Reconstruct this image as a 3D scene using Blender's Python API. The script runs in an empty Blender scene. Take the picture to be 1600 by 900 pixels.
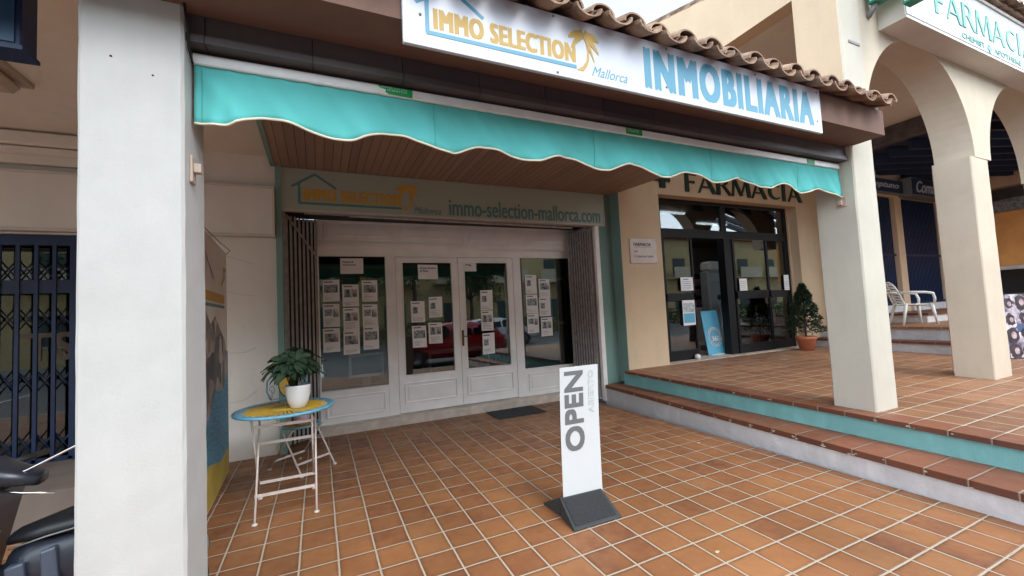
import bpy, math, random
from mathutils import Matrix, Vector
random.seed(7)
R = math.radians
sc = bpy.context.scene
# ------------------------------------------------------------------ camera
cam_d = bpy.data.cameras.new('camera'); cam = bpy.data.objects.new('camera', cam_d)
sc.collection.objects.link(cam); sc.camera = cam
cam_d.sensor_width = 36; cam_d.lens = 36 * 658.4 / 1600; cam_d.clip_start = .05; cam_d.clip_end = 500
yaw, pit, rol = .431371, .0563511, -.0499177
Fv = Vector((math.sin(yaw)*math.cos(pit), math.cos(yaw)*math.cos(pit), math.sin(pit)))
rv = Vector((math.cos(yaw), -math.sin(yaw), 0)); uv = rv.cross(Fv)
r2 = rv*math.cos(rol) + uv*math.sin(rol); u2 = -rv*math.sin(rol) + uv*math.cos(rol)
cam.matrix_world = Matrix(((r2.x, u2.x, -Fv.x, 0), (r2.y, u2.y, -Fv.y, 0), (r2.z, u2.z, -Fv.z, 1.6), (0, 0, 0, 1)))
# ------------------------------------------------------------------ light
SUN_EL, SUN_AZ = R(46), R(164)          # azimuth clockwise from +Y (behind the viewer, to the right)
world = bpy.data.worlds.new('World'); sc.world = world; world.use_nodes = True
wn = world.node_tree; wn.nodes.clear()
wo = wn.nodes.new('ShaderNodeOutputWorld'); wb = wn.nodes.new('ShaderNodeBackground')
sky = wn.nodes.new('ShaderNodeTexSky'); sky.sky_type = 'NISHITA'; sky.sun_disc = False
sky.sun_elevation = SUN_EL; sky.sun_rotation = SUN_AZ; sky.dust_density = 3; sky.air_density = 1.0
tc = wn.nodes.new('ShaderNodeTexCoord'); mp = wn.nodes.new('ShaderNodeMapping'); mp.inputs['Scale'].default_value = (1, 1, 2.4)
nz = wn.nodes.new('ShaderNodeTexNoise'); nz.inputs['Scale'].default_value = 2.1; nz.inputs['Detail'].default_value = 7; nz.inputs['Roughness'].default_value = .55
cr = wn.nodes.new('ShaderNodeValToRGB'); cr.color_ramp.elements[0].position = .36; cr.color_ramp.elements[1].position = .60
cr.color_ramp.elements[0].color = (.20, .20, .20, 1)
mx = wn.nodes.new('ShaderNodeMix'); mx.data_type = 'RGBA'; mx.inputs[7].default_value = (8.4, 9.5, 10.6, 1)
L = wn.links.new
L(tc.outputs['Generated'], mp.inputs[0]); L(mp.outputs[0], nz.inputs['Vector']); sy = wn.nodes.new('ShaderNodeSeparateXYZ'); L(tc.outputs['Generated'], sy.inputs[0]); my = wn.nodes.new('ShaderNodeMath'); my.operation = 'MULTIPLY_ADD'; my.inputs[1].default_value = -.16; L(sy.outputs[1], my.inputs[0]); L(nz.outputs[0], my.inputs[2]); L(my.outputs[0], cr.inputs[0])
L(cr.outputs[0], mx.inputs[0]); L(sky.outputs[0], mx.inputs[6]); sx = wn.nodes.new('ShaderNodeSeparateXYZ'); L(tc.outputs['Generated'], sx.inputs[0])
hz = wn.nodes.new('ShaderNodeMapRange'); L(sx.outputs[2], hz.inputs[0]); hz.inputs[1].default_value = 0; hz.inputs[2].default_value = .7; hz.inputs[3].default_value = 1.75; hz.inputs[4].default_value = 1.0
vm = wn.nodes.new('ShaderNodeVectorMath'); vm.operation = 'SCALE'; L(mx.outputs[2], vm.inputs[0]); L(hz.outputs[0], vm.inputs['Scale']); L(vm.outputs[0], wb.inputs[0]); L(wb.outputs[0], wo.inputs[0])
wb.inputs[1].default_value = .10
sd = bpy.data.lights.new('sun', 'SUN'); sd.energy = .6; sd.angle = R(30); sd.color = (1, .97, .93)
so = bpy.data.objects.new('sun', sd); sc.collection.objects.link(so)
sdir = Vector((math.sin(SUN_AZ)*math.cos(SUN_EL), math.cos(SUN_AZ)*math.cos(SUN_EL), math.sin(SUN_EL)))
so.rotation_euler = sdir.to_track_quat('Z', 'Y').to_euler(); so.location = (0, -10, 20)
sc.view_settings.view_transform = 'Standard'; sc.view_settings.look = 'None'
sc.view_settings.exposure = 1.75; sc.view_settings.gamma = 1; sc.view_settings.use_curve_mapping = False
sc.cycles.max_bounces = 8; sc.cycles.diffuse_bounces = 5; sc.cycles.glossy_bounces = 4; sc.cycles.transparent_max_bounces = 16
sc.cycles.use_denoising = True; sc.cycles.sample_clamp_indirect = 6; sc.cycles.caustics_reflective = False; sc.cycles.caustics_refractive = False

# ------------------------------------------------------------------ materials
def srgb(r, g, b):
    f = lambda c: (c/255/12.92) if c/255 <= .04045 else ((c/255+.055)/1.055)**2.4
    return (f(r), f(g), f(b))
def node(nt, t, **k):
    n = nt.nodes.new(t)
    for a, b in k.items(): setattr(n, a, b)
    return n
def mat(name, col, rough=.7, var=.12, vscale=3, bump=0, bscale=60, metal=0, spec=.5, col2=None, detail=6, stretch=None, emit=0, coat=0):
    m = bpy.data.materials.new(name); m.use_nodes = True; nt = m.node_tree; l = nt.links.new
    p = nt.nodes['Principled BSDF']; t = node(nt, 'ShaderNodeTexCoord')
    v = t.outputs['Object']
    if stretch:
        mpn = node(nt, 'ShaderNodeMapping'); mpn.inputs['Scale'].default_value = stretch; l(v, mpn.inputs[0]); v = mpn.outputs[0]
    n = node(nt, 'ShaderNodeTexNoise'); n.inputs['Scale'].default_value = vscale; n.inputs['Detail'].default_value = detail; l(v, n.inputs['Vector'])
    r = node(nt, 'ShaderNodeValToRGB'); r.color_ramp.elements[0].position = .32; r.color_ramp.elements[1].position = .68
    a = [max(0, c*(1-var)) for c in col]; b = col2 or [min(1, c*(1+var)) for c in col]
    r.color_ramp.elements[0].color = (*a, 1); r.color_ramp.elements[1].color = (*b, 1)
    l(n.outputs[0], r.inputs[0]); l(r.outputs[0], p.inputs['Base Color'])
    p.inputs['Roughness'].default_value = rough; p.inputs['Metallic'].default_value = metal; p.inputs['Specular IOR Level'].default_value = spec
    if coat: p.inputs['Coat Weight'].default_value = coat
    if bump:
        n2 = node(nt, 'ShaderNodeTexNoise'); n2.inputs['Scale'].default_value = bscale; n2.inputs['Detail'].default_value = 5; l(v, n2.inputs['Vector'])
        bp = node(nt, 'ShaderNodeBump'); bp.inputs['Strength'].default_value = bump; bp.inputs['Distance'].default_value = .01
        l(n2.outputs[0], bp.inputs['Height']); l(bp.outputs[0], p.inputs['Normal'])
    if emit:
        l(r.outputs[0], p.inputs['Emission Color']); p.inputs['Emission Strength'].default_value = emit
    return m
def stucco(name, col, stain=.82, stain_col=None, bump=.25, lump=1.6, streak=.5):
    """plaster: fine grain, trowel lumps, faint vertical run marks and blotches"""
    m = bpy.data.materials.new(name); m.use_nodes = True; nt = m.node_tree; l = nt.links.new
    p = nt.nodes['Principled BSDF']; p.inputs['Roughness'].default_value = .88; p.inputs['Specular IOR Level'].default_value = .25
    t = node(nt, 'ShaderNodeTexCoord'); v = t.outputs['Object']
    mp1 = node(nt, 'ShaderNodeMapping'); mp1.inputs['Scale'].default_value = (2.2, 2.2, .35); l(v, mp1.inputs[0])
    n1 = node(nt, 'ShaderNodeTexNoise'); n1.inputs['Scale'].default_value = 2.2; n1.inputs['Detail'].default_value = 8; n1.inputs['Roughness'].default_value = .65; l(mp1.outputs[0], n1.inputs['Vector'])
    n2 = node(nt, 'ShaderNodeTexNoise'); n2.inputs['Scale'].default_value = 1.3; n2.inputs['Detail'].default_value = 9; n2.inputs['Roughness'].default_value = .7; l(v, n2.inputs['Vector'])
    ad = node(nt, 'ShaderNodeMath', operation='MULTIPLY_ADD'); ad.inputs[1].default_value = streak; l(n1.outputs[0], ad.inputs[0]); l(n2.outputs[0], ad.inputs[2])
    n3 = node(nt, 'ShaderNodeTexNoise'); n3.inputs['Scale'].default_value = 11; n3.inputs['Detail'].default_value = 9; n3.inputs['Roughness'].default_value = .75; l(v, n3.inputs['Vector'])
    scf = node(nt, 'ShaderNodeMapRange'); l(n3.outputs[0], scf.inputs[0]); scf.inputs[1].default_value = .62; scf.inputs[2].default_value = .72; scf.inputs[3].default_value = 0; scf.inputs[4].default_value = .35
    r = node(nt, 'ShaderNodeValToRGB'); r.color_ramp.elements[0].position = .5; r.color_ramp.elements[1].position = .95
    sc_ = stain_col or [c*stain for c in col]
    r.color_ramp.elements[0].color = (*col, 1); r.color_ramp.elements[1].color = (*sc_, 1)
    l(_math(nt, 'ADD', ad.outputs[0], scf.outputs[0]), r.inputs[0]); l(r.outputs[0], p.inputs['Base Color'])
    g = node(nt, 'ShaderNodeTexNoise'); g.inputs['Scale'].default_value = 90; g.inputs['Detail'].default_value = 4; l(v, g.inputs['Vector'])
    g2 = node(nt, 'ShaderNodeTexNoise'); g2.inputs['Scale'].default_value = 7; g2.inputs['Detail'].default_value = 3; l(v, g2.inputs['Vector'])
    b1 = node(nt, 'ShaderNodeBump'); b1.inputs['Strength'].default_value = bump; b1.inputs['Distance'].default_value = .004
    b2 = node(nt, 'ShaderNodeBump'); b2.inputs['Strength'].default_value = bump; b2.inputs['Distance'].default_value = .004*lump
    l(g.outputs[0], b1.inputs['Height']); l(g2.outputs[0], b2.inputs['Height']); l(b2.outputs[0], b1.inputs['Normal']); l(b1.outputs[0], p.inputs['Normal'])
    return m
def tiles(name, x0, y0, px, py, stops, grout=(.50, .42, .32), gw=.011, rough=.34, edge=.35, warp=.0016):
    """square terracotta paving: random tile tone, burnt edges, pale grout set lower"""
    m = bpy.data.materials.new(name); m.use_nodes = True; nt = m.node_tree; l = nt.links.new
    p = nt.nodes['Principled BSDF']
    M = lambda op, a, b=None, c=None: _math(nt, op, a, b, c)
    t = node(nt, 'ShaderNodeNewGeometry'); pos = t.outputs['Position']
    wz = node(nt, 'ShaderNodeTexNoise'); wz.inputs['Scale'].default_value = 1.7; wz.inputs['Detail'].default_value = 3; l(pos, wz.inputs['Vector'])
    s1 = node(nt, 'ShaderNodeSeparateXYZ'); l(pos, s1.inputs[0])
    s2 = node(nt, 'ShaderNodeSeparateColor'); l(wz.outputs['Color'], s2.inputs[0])
    x = M('ADD', s1.outputs[0], M('MULTIPLY', M('SUBTRACT', s2.outputs[0], .5), warp*8))
    y = M('ADD', s1.outputs[1], M('MULTIPLY', M('SUBTRACT', s2.outputs[1], .5), warp*8))
    u = M('DIVIDE', M('SUBTRACT', x, x0), px); v = M('DIVIDE', M('SUBTRACT', y, y0), py)
    iu, iv = M('FLOOR', u), M('FLOOR', v); fu, fv = M('FRACT', u), M('FRACT', v)
    du = M('MULTIPLY', M('MINIMUM', fu, M('SUBTRACT', 1, fu)), px); dv = M('MULTIPLY', M('MINIMUM', fv, M('SUBTRACT', 1, fv)), py)
    d = M('MINIMUM', du, dv)
    rag = node(nt, 'ShaderNodeTexNoise'); rag.inputs['Scale'].default_value = 35; rag.inputs['Detail'].default_value = 3; l(pos, rag.inputs['Vector'])
    d2 = M('ADD', d, M('MULTIPLY', M('SUBTRACT', rag.outputs[0], .5), .008))
    mr = node(nt, 'ShaderNodeMapRange'); mr.interpolation_type = 'SMOOTHSTEP'; l(d2, mr.inputs[0]); mr.inputs[1].default_value = gw*.38; mr.inputs[2].default_value = gw*.72
    face = mr.outputs[0]
    cv = node(nt, 'ShaderNodeCombineXYZ'); l(iu, cv.inputs[0]); l(iv, cv.inputs[1])
    wnz = node(nt, 'ShaderNodeTexWhiteNoise', noise_dimensions='3D'); l(cv.outputs[0], wnz.inputs['Vector'])
    ramp = node(nt, 'ShaderNodeValToRGB'); els = ramp.color_ramp.elements
    while len(els) > 1: els.remove(els[-1])
    els[0].position = 0; els[0].color = (*stops[0], 1)
    for i, s in enumerate(stops[1:]):
        e = els.new((i+1)/(len(stops)-1)); e.color = (*s, 1)
    # cloudy tone inside each tile, offset per tile
    sh = node(nt, 'ShaderNodeVectorMath', operation='MULTIPLY_ADD'); sh.inputs[1].default_value = (13, 13, 13)
    l(wnz.outputs['Color'], sh.inputs[0]); l(pos, sh.inputs[2])
    cl = node(nt, 'ShaderNodeTexNoise'); cl.inputs['Scale'].default_value = 7; cl.inputs['Detail'].default_value = 8; cl.inputs['Roughness'].default_value = .62; l(sh.outputs[0], cl.inputs['Vector'])
    fac = M('ADD', M('MULTIPLY', wnz.outputs['Value'], .46), M('MULTIPLY', cl.outputs[0], .62))
    l(fac, ramp.inputs[0])
    # burnt rim
    rim = node(nt, 'ShaderNodeMapRange'); l(M('ADD', d, M('MULTIPLY', cl.outputs[0], .035)), rim.inputs[0]); rim.inputs[1].default_value = .016; rim.inputs[2].default_value = .05
    rim.inputs[3].default_value = 1-edge; rim.inputs[4].default_value = 1
    hs = node(nt, 'ShaderNodeMix', data_type='RGBA', blend_type='MULTIPLY'); hs.inputs[0].default_value = 1; l(ramp.outputs[0], hs.inputs[6]); l(rim.outputs[0], hs.inputs[7])
    dirt = node(nt, 'ShaderNodeTexNoise'); dirt.inputs['Scale'].default_value = .9; dirt.inputs['Detail'].default_value = 8; l(pos, dirt.inputs['Vector'])
    dr = node(nt, 'ShaderNodeMapRange'); l(dirt.outputs[0], dr.inputs[0]); dr.inputs[1].default_value = .35; dr.inputs[2].default_value = .65; dr.inputs[3].default_value = .76; dr.inputs[4].default_value = 1.12
    h2 = node(nt, 'ShaderNodeMix', data_type='RGBA', blend_type='MULTIPLY'); h2.inputs[0].default_value = 1; l(hs.outputs[2], h2.inputs[6]); l(dr.outputs[0], h2.inputs[7])
    gc = node(nt, 'ShaderNodeMix', data_type='RGBA'); l(rag.outputs[0], gc.inputs[0]); gc.inputs[6].default_value = (*[c*.55 for c in grout], 1); gc.inputs[7].default_value = (*[c*1.15 for c in grout], 1)
    fin = node(nt, 'ShaderNodeMix', data_type='RGBA'); l(face, fin.inputs[0]); l(gc.outputs[2], fin.inputs[6]); l(h2.outputs[2], fin.inputs[7])
    l(fin.outputs[2], p.inputs['Base Color'])
    rr = node(nt, 'ShaderNodeMapRange'); l(M('MULTIPLY', face, cl.outputs[0]), rr.inputs[0]); rr.inputs[1].default_value = 0; rr.inputs[2].default_value = .7; rr.inputs[3].default_value = .9; rr.inputs[4].default_value = rough
    l(rr.outputs[0], p.inputs['Roughness']); p.inputs['Specular IOR Level'].default_value = .4
    pil = node(nt, 'ShaderNodeMapRange'); pil.interpolation_type = 'SMOOTHERSTEP'; l(d, pil.inputs[0]); pil.inputs[1].default_value = gw*.3; pil.inputs[2].default_value = gw*1.6
    hgt = M('ADD', pil.outputs[0], M('MULTIPLY', cl.outputs[0], .35))
    # each tile lies at its own slight tilt
    tl = M('ADD', M('MULTIPLY', fu, M('SUBTRACT', wnz.outputs['Value'], .5)), M('MULTIPLY', fv, M('SUBTRACT', s2.outputs[2], .5)))
    hgt = M('ADD', hgt, M('MULTIPLY', tl, .8))
    bp = node(nt, 'ShaderNodeBump'); bp.inputs['Strength'].default_value = .6; bp.inputs['Distance'].default_value = .005
    l(hgt, bp.inputs['Height']); l(bp.outputs[0], p.inputs['Normal'])
    return m
def _math(nt, op, a, b=None, c=None):
    n = nt.nodes.new('ShaderNodeMath'); n.operation = op
    for i, q in enumerate((a, b, c)):
        if q is None: continue
        if isinstance(q, (int, float)): n.inputs[i].default_value = q
        else: nt.links.new(q, n.inputs[i])
    return n.outputs[0]
def planks(name, cols, width, x0=0, rough=.55, axis=0, gap=.003):
    m = bpy.data.materials.new(name); m.use_nodes = True; nt = m.node_tree; l = nt.links.new
    p = nt.nodes['Principled BSDF']; p.inputs['Roughness'].default_value = rough
    g = node(nt, 'ShaderNodeNewGeometry'); s = node(nt, 'ShaderNodeSeparateXYZ'); l(g.outputs['Position'], s.inputs[0])
    u = _math(nt, 'DIVIDE', _math(nt, 'SUBTRACT', s.outputs[axis], x0), width); iu = _math(nt, 'FLOOR', u); fu = _math(nt, 'FRACT', u)
    w = node(nt, 'ShaderNodeTexWhiteNoise', noise_dimensions='1D'); l(iu, w.inputs['W'])
    mp_ = node(nt, 'ShaderNodeMapping'); mp_.inputs['Scale'].default_value = tuple(14 if i == axis else 1.1 for i in range(3)); l(g.outputs['Position'], mp_.inputs[0])
    n = node(nt, 'ShaderNodeTexNoise'); n.inputs['Scale'].default_value = 1.6; n.inputs['Detail'].default_value = 7; l(mp_.outputs[0], n.inputs['Vector'])
    f = _math(nt, 'ADD', _math(nt, 'MULTIPLY', w.outputs[0], .55), _math(nt, 'MULTIPLY', n.outputs[0], .5))
    r = node(nt, 'ShaderNodeValToRGB'); els = r.color_ramp.elements; els[0].color = (*cols[0], 1); els[1].color = (*cols[-1], 1)
    for i, c in enumerate(cols[1:-1]): e = els.new((i+1)/(len(cols)-1)); e.color = (*c, 1)
    l(f, r.inputs[0])
    d = _math(nt, 'MINIMUM', fu, _math(nt, 'SUBTRACT', 1, fu))
    mr = node(nt, 'ShaderNodeMapRange'); l(d, mr.inputs[0]); mr.inputs[1].default_value = gap*.3/width; mr.inputs[2].default_value = gap/width
    l(r.outputs[0], p.inputs['Base Color'])
    bp = node(nt, 'ShaderNodeBump'); bp.inputs['Strength'].default_value = 1; bp.inputs['Distance'].default_value = .012; l(mr.outputs[0], bp.inputs['Height']); l(bp.outputs[0], p.inputs['Normal'])
    gm = node(nt, 'ShaderNodeMix', data_type='RGBA'); l(mr.outputs[0], gm.inputs[0]); gm.inputs[6].default_value = (.008, .006, .005, 1); l(r.outputs[0], gm.inputs[7]); l(gm.outputs[2], p.inputs['Base Color'])
    return m
def glass(name, tint=(.75, .8, .8), refl=1.0, rough=0.0):
    m = bpy.data.materials.new(name); m.use_nodes = True; nt = m.node_tree; l = nt.links.new
    nt.nodes.remove(nt.nodes['Principled BSDF']); out = nt.nodes['Material Output']
    tr = node(nt, 'ShaderNodeBsdfTransparent'); tr.inputs[0].default_value = (*tint, 1)
    gl = node(nt, 'ShaderNodeBsdfGlossy'); gl.inputs['Roughness'].default_value = rough; gl.inputs[0].default_value = (1, 1, 1, 1)
    fr = node(nt, 'ShaderNodeFresnel'); fr.inputs[0].default_value = 1.52
    k = _math(nt, 'MINIMUM', _math(nt, 'MULTIPLY', fr.outputs[0], 1.9*refl), .95)
    tn = node(nt, 'ShaderNodeTexCoord'); n = node(nt, 'ShaderNodeTexNoise'); n.inputs['Scale'].default_value = 1.2; l(tn.outputs['Object'], n.inputs['Vector'])
    bp = node(nt, 'ShaderNodeBump'); bp.inputs['Strength'].default_value = .03; bp.inputs['Distance'].default_value = .01; l(n.outputs[0], bp.inputs['Height']); l(bp.outputs[0], gl.inputs['Normal'])
    mx_ = node(nt, 'ShaderNodeMixShader'); l(k, mx_.inputs[0]); l(tr.outputs[0], mx_.inputs[1]); l(gl.outputs[0], mx_.inputs[2]); l(mx_.outputs[0], out.inputs[0])
    return m
def picture(name, cols, scale=14):
    m = bpy.data.materials.new(name); m.use_nodes = True; nt = m.node_tree; l = nt.links.new
    p = nt.nodes['Principled BSDF']; p.inputs['Roughness'].default_value = .5
    t = node(nt, 'ShaderNodeTexCoord'); v = node(nt, 'ShaderNodeTexVoronoi'); v.inputs['Scale'].default_value = scale
    n = node(nt, 'ShaderNodeTexNoise'); n.inputs['Scale'].default_value = scale*.8; n.inputs['Detail'].default_value = 8
    vm = node(nt, 'ShaderNodeVectorMath', operation='MULTIPLY_ADD'); vm.inputs[1].default_value = (.25, .25, .25); l(n.outputs['Color'], vm.inputs[0]); l(t.outputs['Object'], vm.inputs[2])
    l(t.outputs['Object'], n.inputs['Vector']); l(vm.outputs[0], v.inputs['Vector'])
    s = node(nt, 'ShaderNodeSeparateColor'); l(v.outputs['Color'], s.inputs[0])
    f = _math(nt, 'ADD', _math(nt, 'MULTIPLY', s.outputs[0], .6), _math(nt, 'MULTIPLY', n.outputs[0], .4))
    r = node(nt, 'ShaderNodeValToRGB'); els = r.color_ramp.elements; els[0].color = (*cols[0], 1); els[1].color = (*cols[-1], 1); els[0].position = .15; els[1].position = .85
    for i, c in enumerate(cols[1:-1]): e = els.new(.15+.7*(i+1)/(len(cols)-1)); e.color = (*c, 1)
    l(f, r.inputs[0]); l(r.outputs[0], p.inputs['Base Color']); return m

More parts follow.
